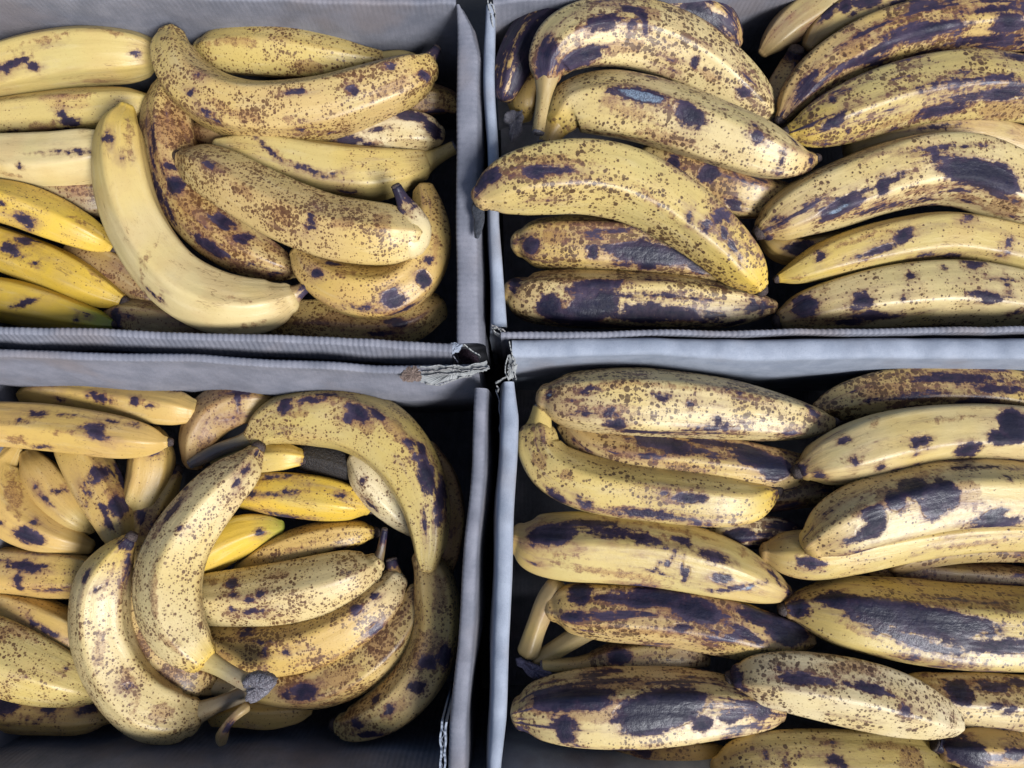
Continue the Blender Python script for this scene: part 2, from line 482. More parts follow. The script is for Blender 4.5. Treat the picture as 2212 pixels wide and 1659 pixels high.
# upper left box
bx, bl = box_at(430, 370, 'grey corrugated box in the upper left, with a cut notch at its inner corner')
wall(bx, bl, [(-150, 698), (0, 713), (432, 725), (800, 740), (977, 752)], [18, 17, 20], (400, 300), seed=1, flare=0.0085, rnd=0.0025, fd=0.016)
wall(bx, bl, [(990, 10), (1001, 55), (1008, 120), (1008, 400), (1008, 640), (1012, 742)], [8, 30, 46, 46, 46, 50], (400, 300), seed=2, flare=0.004, rnd=0.004, ridge=0.00012, fd=0.01)
wall(bx, bl, [(-150, -14), (400, -10), (985, 2)], [16, 16], (400, 300), seed=3, iflare=0.0)
wall(bx, bl, [(-150, 690), (-150, 2)], [16, 16], (400, 300), seed=4)
base_panel(bx, bl, [(-148, 700), (980, 745), (985, 0), (-148, 0)])
slab(bx, bl, [(968, 742), (982, 740), (1000, 744), (990, 760), (976, 764)], RIM-0.001, 0.003, M_CARD_SMOOTH, seed=5, name='corner_flap')
ribbon(bx, bl, [(976, 742), (985, 741), (1004, 745), (1022, 757), (1036, 768)], RIM-0.003, 0.012, 0.0007, M_TORN, seed=6)
ribbon(bx, bl, [(972, 752), (978, 764), (990, 782)], RIM-0.004, 0.014, 0.0007, M_CARD, seed=7)
slab(bx, bl, [(985, 758), (1004, 752), (1030, 765), (1036, 782), (1000, 786)], RIM-0.028, 0.003, dry_material('purple_print', (0.03, 0.012, 0.025), (0.022, 0.01, 0.02), (0.045, 0.02, 0.035), 0.7), seed=71, name='printed_flap')

# upper right box
bx, bl = box_at(1640, 370, 'pale grey folded box in the upper right, a banana hanging over its left rim')
wall(bx, bl, [(1057, 8), (1056, 90), (1060, 250), (1068, 480), (1074, 600), (1080, 706)], [20, 26, 22, 26, 34], (1500, 300), M_CARD_SMOOTH, seed=11, ridge=0, rnd=0.006, flare=0.002, iflare=-0.004)
wall(bx, bl, [(1082, 722), (1350, 721), (1620, 719), (1900, 714), (2450, 704)], [13, 12, 14], (1500, 300), seed=12, flare=0.001, rnd=0.002)
wall(bx, bl, [(1065, 0), (1300, -22), (1700, -62), (2450, -120)], [16, 16], (1500, 300), M_CARD, seed=13, ridge=0, iflare=0.0)
wall(bx, bl, [(2450, -115), (2450, 706)], [16, 16], (1500, 300), M_CARD_SMOOTH, seed=14, ridge=0)
base_panel(bx, bl, [(1090, 712), (2445, 700), (2445, -112), (1072, 0)])
for k, pp in enumerate(([(1062, 704), (1069, 703), (1080, 709), (1090, 718)], [(1066, 710), (1074, 708), (1085, 716)], [(1062, 706), (1068, 716), (1078, 722), (1088, 730)])):
    ribbon(bx, bl, pp, RIM+0.001-0.002*k, 0.014, 0.0007, M_TORN, seed=15+k)
for k, pp in enumerate(([(1055, 2), (1058, 20), (1062, 40), (1066, 56)], [(1062, 0), (1066, 14), (1068, 34)])):
    ribbon(bx, bl, pp, RIM+0.001, 0.016, 0.0008, M_TORN, seed=18+k)

# lower left box
bx, bl = box_at(480, 1200, 'grey corrugated box in the lower left, with torn board at its top right corner')
wall(bx, bl, [(-150, 756), (0, 763), (432, 774), (810, 797), (1035, 798)], [18, 18, 19], (500, 1200), seed=21, flare=0.001, iflare=0.016, rnd=0.003)
wall(bx, bl, [(1041, 838), (1026, 1050), (1008, 1300), (992, 1560), (985, 1710)], [28, 28, 32, 36, 40], (500, 1200), seed=22, ridge=0.0001, rnd=0.006, flare=0.003)
wall(bx, bl, [(-150, 1718), (400, 1722), (1060, 1728)], [18, 18], (500, 1200), seed=23, iflare=0.006)  # unseen front wall, lengthened past the corner to keep sun out of the gap
wall(bx, bl, [(-150, 1710), (-150, 765)], [16, 16], (500, 1200), seed=24)
base_panel(bx, bl, [(-148, 1715), (985, 1715), (1035, 800), (-148, 768)])
slab(bx, bl, [(908, 797), (960, 788), (1010, 790), (1050, 782), (1058, 796), (1030, 806), (985, 818), (935, 831), (908, 826)], RIM+0.0008, 0.003, M_TORN, jag=1.8, seed=25)
slab(bx, bl, [(864, 812), (880, 792), (914, 790), (910, 806), (918, 822), (880, 824), (868, 822)], RIM+0.0006, 0.003,
     dry_material('brown_torn_board', (0.16, 0.11, 0.09), (0.23, 0.17, 0.14), (0.09, 0.06, 0.05), 0.9), jag=2.4, seed=26)
for k, pp in enumerate(([(906, 795), (950, 789), (1000, 791), (1035, 786), (1052, 780)], [(912, 803), (960, 799), (1010, 799), (1056, 792)],
                        [(912, 811), (950, 809), (1000, 805), (1040, 800), (1058, 795)])):
    ribbon(bx, bl, pp, RIM+0.0035, 0.005, 0.0006, M_TORN, wave=0.0003 if k == 1 else 0, pitch=0.006, jag=0.0011, seed=27+k)
ribbon(bx, bl, [(918, 828), (950, 831), (990, 819), (1018, 811)], RIM+0.002, 0.004, 0.0006, M_TORN, seed=31)
for k, (o, wv) in enumerate(((0, 0), (5, 0.0009), (10, 0))):
    ribbon(bx, bl, [(955+o, 1557+o*0.2), (952+o, 1600), (947+o, 1710)], RIM-0.002-(0.0015 if k == 1 else 0), 0.10, 0.0004 if k == 1 else 0.0013, M_CARD_SMOOTH, wave=wv*0.8, pitch=0.007, jag=0.0012, seed=34+k, name='loose_board')

# lower right box
bx, bl = box_at(1680, 1200, 'pale grey box in the lower right, with a wide folded top rim and frayed corner')
wall(bx, bl, [(1106, 752), (1230, 751), (1420, 748), (1620, 753), (1900, 751), (2450, 752)], [40, 42, 38, 48, 46, 48], (1650, 1200), M_CARD_SMOOTH, zr=RIM-0.003, seed=41, ridge=0, rnd=0.006, flare=0.0, iflare=0.006, warp=0.0010)
wall(bx, bl, [(1098, 824), (1100, 900), (1092, 1100), (1085, 1350), (1076, 1560), (1068, 1660), (1064, 1760)], [24, 38, 38, 36, 34, 28, 26], (1650, 1200), M_CARD_SMOOTH, seed=42, ridge=0, rnd=0.008, flare=0.003, iflare=-0.004)
wall(bx, bl, [(1072, 1762), (1700, 1768), (2450, 1768)], [18, 18], (1650, 1200), M_CARD_SMOOTH, seed=43, ridge=0, iflare=0.020)
wall(bx, bl, [(2450, 1762), (2450, 770)], [16, 16], (1650, 1200), M_CARD_SMOOTH, seed=44, ridge=0)
base_panel(bx, bl, [(1080, 1762), (2445, 1762), (2445, 765), (1115, 770)])
slab(bx, bl, [(1101, 765), (1112, 774), (1117, 790), (1112, 812), (1100, 822), (1096, 800)], RIM-0.003, 0.004, M_TORN, jag=1.8, seed=45)
for k, pp in enumerate(([(1100, 738), (1101, 755), (1106, 775), (1112, 790)], [(1099, 765), (1094, 785), (1092, 805), (1098, 822)],
                        [(1106, 782), (1108, 800), (1112, 818)], [(1070, 826), (1080, 822), (1086, 818), (1096, 814)], [(1072, 834), (1078, 838), (1076, 846)])):
    ribbon(bx, bl, pp, RIM-0.0005, 0.014, 0.0007, M_TORN, jag=0.0022, seed=46+k)
ribbon(bx, bl, [(1072, 840), (1077, 870), (1081, 910), (1083, 960)], RIM-0.012, 0.006, 0.0006, M_CARD_SMOOTH, seed=55, name='loose_strip')
# ------------------------------------------------------------------ bananas
TONES = {'y': (0.66, 0.43, 0.05), 'o': (0.56, 0.36, 0.11), 'c': (0.63, 0.49, 0.235), 'g': (0.55, 0.415, 0.15), 't': (0.55, 0.38, 0.15),
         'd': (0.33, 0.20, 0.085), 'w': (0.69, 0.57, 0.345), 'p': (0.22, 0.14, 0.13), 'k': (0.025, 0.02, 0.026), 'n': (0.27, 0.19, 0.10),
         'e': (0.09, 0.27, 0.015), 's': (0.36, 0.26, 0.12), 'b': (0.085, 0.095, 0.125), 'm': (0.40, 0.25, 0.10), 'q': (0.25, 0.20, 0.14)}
ORG = {1: (0, 0), 2: (1106, 0), 3: (0, 829.5), 4: (1106, 829.5)}
BASE = {1: RIM-0.058, 2: RIM-0.046, 3: RIM-0.080, 4: RIM-0.056}
PLACED = {1: [], 2: [], 3: [], 4: []}           # sampled centre lines already lying in each box
SOFT = 0.76
REPORT = []

def lie_down(q, rows, lift, steep, over=None):
    """lowest straight tilt at which the row of balls (x px, y px, r px) rests on what already lies in box q"""
    z = np.full(len(rows), BASE[q]+0.02)
    s = np.linspace(0, 1, len(rows))
    for _ in range(3):
        W, t = unproj(rows[:, 0], rows[:, 1], z)
        R = rows[:, 2]*t/FPX
        need = BASE[q]-0.018+R
        for (C2, R2) in PLACED[q]:
            d2 = (W[:, None, 0]-C2[None, :, 0])**2+(W[:, None, 1]-C2[None, :, 1])**2
            reach = ((0.66 if q == 3 else SOFT)*(R[:, None]+R2[None, :]))**2
            hgt = C2[None, :, 2]+np.sqrt(np.maximum(reach-d2, 0))-np.where(reach > d2, 0, 1)
            need = np.maximum(need, hgt.max(1))
        if over: need = np.where(rows[:, 0] < over, np.maximum(need, RIM+R*0.82), need)
        best = None
        for b in np.linspace(-steep, steep, 33):
            a = np.max(need-b*(s-0.5))
            cost = a+0.004*abs(b)/0.05
            if best is None or cost < best[0]: best = (cost, a, b)
        z = best[1]+best[2]*(s-0.5)+lift
    W, t = unproj(rows[:, 0], rows[:, 1], z)
    return z, W, rows[:, 2]*t/FPX

def sdf(V, vis, marks, q, default=-8.0, grow=False):
    """signed distance (mm, positive inside) to elliptical marks that sit on the skin; marks traced as (x, y, half length, half width, angle)"""
    out = np.full(len(V), default)
    if not marks: return out
    ox, oy = ORG[q]
    px, py, dep = proj(V)
    for mk in marks:
        x, y, a, b = mk[:4]; ang = math.radians(mk[4] if len(mk) > 4 else 0)
        gx, gy = ox+x/2, oy+y/2
        d = np.hypot(px-gx, py-gy)+np.where(vis, 0, 1e4)
        i = int(np.argmin(d))
        k = dep[i]/FPX
        c = V[i]+np.array(((gx-px[i])*k, -(gy-py[i])*k, 0)) if d[i] < 14 else V[i]
        ga, gb = (1.12, 1.3) if grow and q in (2, 4) else (1, 1)
        A, B = max(a*ga, 6)*0.5*k*1000, max(b*gb, 6)*0.5*k*1000
        D = (V-c)*1000
        q1 = D[:, 0]*math.cos(ang)+D[:, 1]*math.sin(ang)
        q2 = -D[:, 0]*math.sin(ang)+D[:, 1]*math.cos(ang)
        r = np.sqrt((q1/A)**2+(q2/B)**2+(D[:, 2]/max(B, 0.6*A if abs(B-A) < 2 else B)*0.8)**2)
        out = np.maximum(out, (1-r)*min(A, B)*np.where(r > 1, 0.9, 1.0))
    return np.clip(out, default, 8)

def skin(o, V, S, A, RD, tone, wear, scar, rub, rmean, sore=None, bold=0.0):
    me = o.data; n = len(V)
    attr(me, 'tone', 'FLOAT_COLOR', np.column_stack([tone, np.ones(n)]))
    attr(me, 'wear', 'FLOAT_COLOR', np.column_stack([np.broadcast_to(wear, (n, 3)), RD]))
    attr(me, 'scar', 'FLOAT', scar); attr(me, 'rub', 'FLOAT', rub)
    attr(me, 'sore', 'FLOAT', np.full(n, -8.0) if sore is None else sore)
    th = np.where(A > np.pi, A-2*np.pi, A)
    attr(me, 'along', 'FLOAT_VECTOR', np.column_stack([S, th*rmean, np.full(n, bold)]))

def banana(q, label, pts, tone='c', wear=(0.5, 0.3, 0.1), scars=(), rubs=(), ends='--', stalk=None, stalk_tone='s', cut='k',
           lift=0.0, steep=0.05, seed=None, root=None, name='banana', phase=None, endtone=None, droop=(0.006, 0.006), pent=0.058, stalk_rise=0.0,
           low=False, sores=(), bold=None, over=None):
    bold = bold if bold is not None else (0.15, 0.9, 0.25, 1.0)[q-1]
    wear = (wear[0]*1.18, wear[1], wear[2]+(0.24 if q in (2, 4) else 0.04))
    seed = seed if seed is not None else len(REPORT)*13+5
    rs = np.random.RandomState(seed)
    ox, oy = ORG[q]
    P = np.array([(ox+p[0]/2, oy+p[1]/2, p[2]/2) for p in pts], float)
    n = 60 if low else 120
    rows, s = catmull(P, n)
    rmx = rows[:, 2].max()
    rows[:, 2] = np.maximum(smooth1(rmx*np.clip(rows[:, 2]/rmx, 0.01, 1)**0.86, 3), 1.5)
    k = max(1, n//32)
    z, W, R = lie_down(q, rows[::k], lift, steep, over)
    PLACED[q].append((W, R))
    zz = np.interp(np.linspace(0, 1, n), np.linspace(0, 1, len(z)), z)
    zz = zz-droop[0]*np.clip(1-s/0.3, 0, 1)**2-droop[1]*np.clip(1-(1-s)/0.3, 0, 1)**2
    C, t = unproj(rows[:, 0], rows[:, 1], zz)
    R = rows[:, 2]*t/FPX
    REPORT.append((q, round(float((zz+R).max()-RIM), 3), label[:40]))
    new = root is None
    if new:
        loc = (float(C[:, 0].mean()), float(C[:, 1].mean()), float((C[:, 2]-R).min()))
        root = empty('banana', loc, label, 'banana', GROUPS[q])
        pname = 'peel'
    else:
        loc = tuple(root.location); pname = name
    ph = phase if phase is not None else rs.uniform(0, 2*np.pi/5)
    V, F, S, A, RD = tube(C, R, 28 if low else 56, pent=pent, phase=ph, lump=0.011, seed=seed)
    body = mesh_obj(pname, V, F, M_PEEL, root, loc)
    cen = (V[:, :2].mean(0))
    # vertices whose skin faces the viewer's side (upwards)
    nrm = np.empty(len(V)*3, np.float32); body.data.vertices.foreach_get('normal', nrm); nrm = nrm.reshape(-1, 3)
    vis = ((CAM-V)*nrm).sum(1) > 0
    sc = sdf(V, vis, scars, q, grow=True); rb = sdf(V, vis, rubs, q)
    sn = S/S.max()
    tn = np.broadcast_to(np.array(TONES[tone]), (len(V), 3)).copy()
    if not endtone and q in (2, 4): endtone = [(0, 'm', .2), (1, 'm', .12)]  # browner ends by default: end shading mixed into the skin colour
    if endtone:                                   # the skin turns another colour towards an end: (end, tone, share)
        for (e, tt, share) in endtone:
            f = np.clip(1-(sn if e == 0 else 1-sn)/share, 0, 1)[:, None]**1.2
            tn = tn*(1-f)+np.array(TONES[tt])*f
    skin(body, V, S, A, RD, tn, wear, sc, rb, float(R.max()), sdf(V, vis, sores, q), bold)
    own = body if not new else root
    for e, ch in enumerate(ends):
        if ch == 't':                             # dried blossom end
            i, j = (0, 4) if e == 0 else (-1, -5)
            d = C[i]-C[j]; d /= np.linalg.norm(d)
            r = min(max(R[i]*0.72, 0.0030), 0.0052)
            c0 = C[i]+d*R[i]*0.45
            cc = np.array([c0, c0+d*r*0.7, c0+d*r*1.2]); rr = np.array([r*1.15, r, r*0.72])
            tv, tf, *_ = tube(cc, rr, 14, lump=0.25, seed=seed+e, cap0='flat', cap1='flat')
            mesh_obj('blossom_end', tv, tf, M_TIP, own, loc)
    if stalk:
        q_ = np.array([(ox+p[0]/2, oy+p[1]/2, p[2]/2) for p in stalk], float)
        sr, ss = catmull(q_, 28)
        e = 0 if np.hypot(*(q_[0, :2]-P[0, :2])) < np.hypot(*(q_[0, :2]-P[-1, :2])) else -1
        z0 = zz[e]
        sz = z0+stalk_rise*ss**1.2
        CS, ts = unproj(sr[:, 0], sr[:, 1], sz)
        RS = sr[:, 2]*ts/FPX
        CS[0] += (C[-4 if e else 3]-C[e])*0.5
        sv, sf, S2, A2, R2 = tube(CS, RS, 22, pent=0.05, phase=ph, lump=0.03, seed=seed+3, cap0='round', cap1='flat')
        st = mesh_obj('stalk', sv, sf, M_PEEL, own, loc)
        f = np.clip(S2/S2.max()*(4 if stalk_tone in 'bk' else 1.5), 0, 1)[:, None]
        base_t = tn[-1] if e else tn[0]
        tt = base_t*(1-f)+np.array(TONES[stalk_tone])*f
        scs = np.full(len(sv), -8.0)
        if cut == 'k': scs = np.clip((S2/S2.max()-0.70)*14, -8, 4)
        skin(st, sv, S2, A2, R2, tt, (wear[0]*0.55, max(0.4, wear[1]), 0.14), scs, np.full(len(sv), -8.0), 0.006)
        d = CS[-1]-CS[-3]; d /= np.linalg.norm(d); r = RS[-1]
        tv, tf, *_ = tube(np.array([CS[-1]-d*0.0004, CS[-1]+d*0.0012, CS[-1]+d*0.0018]), np.array([r*0.98, r*0.95, r*0.7]), 16, lump=0.2, seed=seed+9, cap0='flat', cap1='flat')
        mesh_obj('cut_end', tv, tf, M_TIP if cut == 'k' else M_CUT, st, loc) if new else mesh_obj('cut_end', tv, tf, M_TIP if cut == 'k' else M_CUT, own, loc)
    return root

def lump(root, name, outline, z, thick, mat, seed=0):
    """an uneven knob whose outline is traced in 2212-pixel picture points"""
    rs = np.random.RandomState(seed)
    P = np.asarray(outline, float)
    Q = np.vstack([P, P[:1]])
    s = np.concatenate([[0], np.cumsum(np.hypot(*np.diff(Q, axis=0).T))])
    u = np.linspace(0, s[-1], 41)[:-1]
    q = np.stack([np.interp(u, s, Q[:, k]) for k in (0, 1)], 1)+rs.uniform(-1.0, 1.0, (40, 2))
    W, _ = unproj(q[:, 0], q[:, 1], z)
    c = W.mean(0); V = []
    for f, h in ((0.3, 1.0), (0.7, 0.95), (0.93, 0.75), (1.0, 0.3), (0.95, -0.3), (0.7, -0.8), (0.3, -1)):
        p = c+(W-c)*f; p[:, 2] = z+h*thick/2+rs.uniform(-1, 1, 40)*thick*0.10
        V.append(p)
    m = len(V)
    V = np.vstack(V+[c+[0, 0, thick*0.5], c-[0, 0, thick*0.5]])
    F = []
    for a in range(m-1):
        for i in range(40):
            j = (i+1) % 40
            F.append([a*40+i, (a+1)*40+i, (a+1)*40+j, a*40+j])
    F += [[m*40, i, (i+1) % 40] for i in range(40)]+[[m*40+1, (m-1)*40+(i+1) % 40, (m-1)*40+i] for i in range(40)]
    return mesh_obj(name, V, F, mat, root, tuple(root.location))

GROUPS = {1: 'bananas in the upper left box', 2: 'bananas in the upper right box', 3: 'bananas in the lower left box', 4: 'bananas in the lower right box'}
# ------------------------------------------------------------------ upper left box, lowest first
B = banana
# (deep pieces glimpsed in the gaps)
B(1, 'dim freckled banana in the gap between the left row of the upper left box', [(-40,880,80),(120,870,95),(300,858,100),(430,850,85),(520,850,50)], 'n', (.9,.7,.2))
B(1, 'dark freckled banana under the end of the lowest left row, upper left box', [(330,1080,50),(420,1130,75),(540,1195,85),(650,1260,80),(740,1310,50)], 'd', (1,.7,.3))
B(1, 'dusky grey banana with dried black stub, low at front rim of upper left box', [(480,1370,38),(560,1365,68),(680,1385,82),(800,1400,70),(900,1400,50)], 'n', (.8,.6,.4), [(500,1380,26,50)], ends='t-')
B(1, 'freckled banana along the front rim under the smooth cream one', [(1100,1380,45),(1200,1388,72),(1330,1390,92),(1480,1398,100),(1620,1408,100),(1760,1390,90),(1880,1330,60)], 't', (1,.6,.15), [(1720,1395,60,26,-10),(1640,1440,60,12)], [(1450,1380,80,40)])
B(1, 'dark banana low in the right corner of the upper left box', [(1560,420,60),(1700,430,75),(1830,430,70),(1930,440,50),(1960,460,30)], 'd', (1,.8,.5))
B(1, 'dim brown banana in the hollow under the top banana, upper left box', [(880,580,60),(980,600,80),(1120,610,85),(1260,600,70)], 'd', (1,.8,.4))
# left row
B(1, 'yellow ridged banana at the far left top, long dark scar at its left', [(-190,380,60),(-60,325,100),(80,288,118),(230,258,126),(400,236,122),(550,236,106),(640,240,76),(680,246,40)], 'g', (.16,.36,.05),
  [(60,272,80,17,22),(140,285,24,16,-35),(30,300,30,14,30),(590,232,16,12)], [(200,170,110,12,14),(500,140,70,16,-8)], phase=0.35)
B(1, 'yellow banana with a purple bruise, second down in the left row', [(-180,540,60),(-40,518,80),(120,500,90),(300,484,95),(450,468,86),(560,455,70),(640,446,36)], 'g', (.45,.5,.1),
  [(300,528,44,22,-10),(270,500,18,24,70),(280,556,60,14,6),(50,572,22,12)], [(190,552,75,22,8),(60,420,80,12,8),(350,408,70,10)])
B(1, 'smooth pale yellow banana, third down in the left row', [(-190,690,80),(-60,692,105),(100,696,115),(260,692,118),(400,670,108),(490,655,76),(530,652,40)], 'c', (.06,.12,.0),
  [(330,655,80,5,3),(85,718,9,12)], [(40,760,60,8,-8)], endtone=[(0,'g',.3)])
B(1, 'bright yellow banana with a square dark scar, fourth down in the left row', [(-180,840,60),(-50,862,85),(90,895,95),(230,948,92),(350,1002,74),(430,1042,50),(472,1064,24)], 'y', (.4,.2,0),
  [(105,945,36,22,-8),(130,975,14,20,-60),(-5,880,22,12)], [(340,955,40,10,-20)], ends='-t')
B(1, 'bright yellow banana with two dark scars at its left, fifth down in the left row', [(-180,1010,60),(-50,1052,88),(80,1098,94),(220,1152,94),(340,1210,86),(440,1262,62),(515,1296,30)], 'y', (.35,.12,0),
  [(112,1042,56,18,-8),(35,1075,50,30,-10),(155,1136,18,11),(80,1105,30,10)], [(400,1180,40,14,-40)], ends='-t')
B(1, 'bright yellow banana with a green tip and one oval scar, lowest in the left row', [(-180,1245,60),(-50,1278,90),(80,1304,96),(230,1338,82),(340,1366,60),(430,1388,38),(478,1398,18)], 'y', (.07,.05,0),
  [(116,1306,40,13,18),(328,1380,9,14),(374,1368,8,7)], [], endtone=[(1,'e',.2)], ends='-t')
# rear
B(1, 'freckled banana lying along the back wall of the upper left box', [(878,225,50),(950,222,90),(1100,217,110),(1250,226,110),(1400,246,88),(1540,262,58),(1640,272,42)], 'g', (.85,.45,.05),
  [], [(1000,175,120,22,-6),(1200,330,240,18,-2),(1330,290,60,30),(900,195,40,14,40)], stalk=[(1640,272,42),(1730,262,40),(1790,270,34)], stalk_tone='g', cut='t')
B(1, 'whitish banana with purple patches under the right end of the top banana', [(1400,640,50),(1500,610,78),(1620,582,92),(1750,568,94),(1840,575,80),(1885,585,45)], 'w', (.6,.3,.25),
  [(1790,500,100,22,-10),(1500,605,95,16,-8),(1640,560,30,8,10),(1870,560,30,50,60)], [(1620,625,40,24)])
B(1, 'yellow banana with a long stalk and a brown scratch, right of the middle', [(960,650,50),(1060,658,78),(1160,672,96),(1290,705,110),(1440,735,120),(1600,748,116),(1730,732,88),(1810,712,62)], 'g', (.45,.08,0),
  [(1180,660,55,8,-42),(1370,745,75,9,-18),(1440,752,30,14,20),(1500,830,30,10)], [(1200,665,50,14,-40)], stalk=[(1810,712,60),(1880,678,36),(1960,636,28)], stalk_tone='g', cut='t', endtone=[(1,'g',.2)])
B(1, 'hooked brown banana with a black edge, standing left of the middle', [(745,400,80),(728,500,102),(738,620,112),(765,740,118),(830,870,122),(930,985,118),(1050,1075,105),(1160,1130,80),(1230,1155,55),(1275,1165,30)], 't', (1,.85,.3),
  [(752,800,46,42),(700,740,40,10,-75),(662,640,14,90,4),(690,850,14,90,18),(735,925,14,60,25),(905,1060,95,26,-33),(1050,1030,70,22,28),(1110,1150,60,8,-18),(960,955,50,28,-30),(735,718,34,20),(1180,1185,70,8,-4)],
  [(745,560,70,90),(820,870,60,60),(1000,1000,80,50,-30)])
B(1, 'curled golden banana with a round blue-black bruise, right front of the upper left box', [(1300,1095,42),(1345,1160,72),(1430,1220,98),(1540,1262,114),(1660,1265,118),(1765,1215,112),(1835,1125,102),(1862,1020,88),(1855,920,68),(1835,830,42)], 'o', (.75,.45,.1),
  [(1700,1290,52,42),(1370,1175,26,24),(1440,1140,30,12),(1830,1205,36,44,40),(1560,1330,70,10,-8),(1760,1330,50,14,24),(1850,1120,22,20)], [(1690,1330,90,40),(1480,1180,50,24),(1880,1060,24,80)])
# top three
B(1, 'smooth cream banana with almost no spots, curving through the upper left box', [(543,480,36),(520,560,84),(520,680,104),(542,820,114),(590,960,119),(672,1100,124),(785,1222,130),(925,1300,132),(1060,1326,122),(1170,1316,100),(1240,1292,60)], 'c', (.14,.16,.0),
  [(460,595,16,26),(700,1290,40,14,45),(535,680,7,9),(660,1270,24,10,-40)], [(630,1110,7,60,-22),(610,1190,5,50,-10),(760,1010,40,8,-50),(1100,1400,60,10,10),(555,600,10,70,8),(690,1285,20,20),(1000,1290,70,9,-5)], ends='--', stalk=[(1240,1290,60),(1290,1262,32),(1325,1238,25),(1352,1218,24)], endtone=[(0,'y',.42)], stalk_rise=.006, lift=.004, droop=(.012,.004))
B(1, 'large freckled banana on top at the back, bluish stalk pointing to the corner', [(742,155,46),(748,235,84),(808,345,106),(918,428,118),(1060,474,126),(1220,480,131),(1400,458,131),(1575,408,124),(1710,360,110),(1800,318,86),(1842,292,56)], 't', (.95,.42,.05),
  [(1522,390,22,20),(1832,330,26,24),(1690,292,22,16),(895,490,40,12,-24),(945,525,24,8,-20),(1295,562,30,10,5),(1270,395,24,8,10),(860,325,16,12),(825,395,16,14),(1420,575,20,7)],
  [(1690,375,110,24,30),(1060,500,90,24,-12),(1800,310,60,12,12),(960,460,60,20,-30),(1250,520,40,12),(1550,330,60,12,15)], stalk=[(1838,292,54),(1858,250,30),(1878,225,22),(1888,210,19)], stalk_tone='c', lift=.002, endtone=[(0,'g',.35)], droop=(.010,.004))
B(1, 'thickly freckled banana with a black curled-up stalk, in the front right of the pile', [(800,690,42),(870,722,90),(980,776,113),(1110,850,124),(1260,925,132),(1420,985,134),(1570,1012,134),(1690,1022,124),(1770,1022,95)], 't', (1.05,.4,.05),
  [(1340,935,18,34,-10),(1345,980,30,14,20),(1320,985,12,14),(900,708,28,14,-30)], [(1210,930,60,36,-40),(1060,830,60,26,-30),(1480,960,50,30),(940,720,60,22,-20),(1650,960,40,60)],
  stalk=[(1768,1030,98),(1785,985,80),(1768,920,54),(1738,860,30),(1712,805,22)], stalk_tone='w', stalk_rise=.016, lift=.002, endtone=[(1,'c',.2)], ends='t-')
# ------------------------------------------------------------------ upper right box
B(2, 'brown smooth banana deep at the back of the upper right box, beside a yellow tip', [(1085,225,20),(1130,175,50),(1200,110,74),(1300,40,84),(1400,-30,80),(1480,-90,50)], 'n', (.3,.5,.1))
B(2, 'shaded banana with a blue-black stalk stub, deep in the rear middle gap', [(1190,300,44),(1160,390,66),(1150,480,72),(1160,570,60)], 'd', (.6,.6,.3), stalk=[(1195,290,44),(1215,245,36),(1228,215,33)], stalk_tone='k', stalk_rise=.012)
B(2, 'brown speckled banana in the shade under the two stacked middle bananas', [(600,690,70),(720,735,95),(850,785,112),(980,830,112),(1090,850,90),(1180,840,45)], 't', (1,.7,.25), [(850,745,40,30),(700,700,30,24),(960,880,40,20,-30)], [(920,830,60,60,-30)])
B(2, 'golden banana end with a blue stain, low in the upper right box', [(1100,1030,35),(1160,1070,58),(1250,1085,62),(1350,1070,60),(1450,1040,50)], 'o', (.3,.2,.1), [(1250,1065,50,26,10)])
B(2, 'grey-tan banana squeezed between two dark-striped bananas at the right', [(1480,650,60),(1620,600,85),(1780,580,95),(1950,580,95),(2120,610,90),(2330,680,70)], 't', (.2,.5,.1), [(1850,548,70,8,4)])
B(2, 'yellow end of a banana at the left wall behind the arching ones', [(110,265,40),(70,330,68),(52,400,74),(50,460,60),(56,500,32)], 'o', (.6,.3,.1))
B(2, 'dark arching banana at back left of the upper right box, right end purple', [(-30,400,46),(20,270,80),(110,140,96),(260,50,102),(440,18,102),(620,20,106),(760,52,106),(870,105,96),(935,160,66),(958,190,34)], 't', (.6,.7,.55),
  [(60,190,36,90,-25),(200,70,100,36,36),(330,0,110,30,8),(800,60,70,40,-30),(880,120,30,40,30),(520,0,90,20)], [(150,120,80,40,40)])
B(2, 'yellow banana with ink-dark patches at the very top of the right stack', [(1283,196,26),(1325,142,56),(1425,78,76),(1575,28,82),(1750,-15,82),(1940,-45,80),(2100,-80,60)], 'g', (.2,.2,.1),
  [(1440,25,26,28),(1530,10,60,20,8),(1370,50,50,16,50),(1650,20,60,14,20),(1470,55,16,10)], [(1560,70,110,12,20)], lift=.004)
B(2, 'purple-streaked long banana high in the right stack', [(1168,505,24),(1225,420,70),(1335,312,100),(1495,216,117),(1680,150,122),(1880,108,122),(2080,90,122),(2260,92,114),(2340,95,90)], 't', (.9,.7,.35),
  [(1560,230,190,20,30),(1790,130,180,26,12),(2150,100,70,34),(2050,170,160,16,4),(1340,360,60,12,42),(1270,370,24,60,-35),(2080,40,110,14,4)], [(1650,90,160,24,18),(1480,200,80,50,35),(1950,40,150,24,4)], ends='t-')
B(2, 'banana with broad purple stripes, second in the right stack, tip at the central gap', [(1212,575,36),(1288,552,80),(1415,502,115),(1575,442,130),(1755,394,136),(1950,372,140),(2150,384,132),(2290,412,120),(2350,430,90)], 'g', (.75,.35,.25),
  [(1385,530,46,20,20),(1420,505,12,34,-30),(1385,425,18,14,40),(2010,345,210,11,8),(1830,370,60,12,10),(2130,400,110,26,4),(1990,420,90,12,5),(1450,570,16,10,40),(1870,470,110,24,12),(2190,250,60,12)],
  [(1800,490,230,26,10),(2130,470,130,46,-4),(1640,530,110,18,16)], endtone=[(0,'y',.16)], lift=.003, ends='t-')
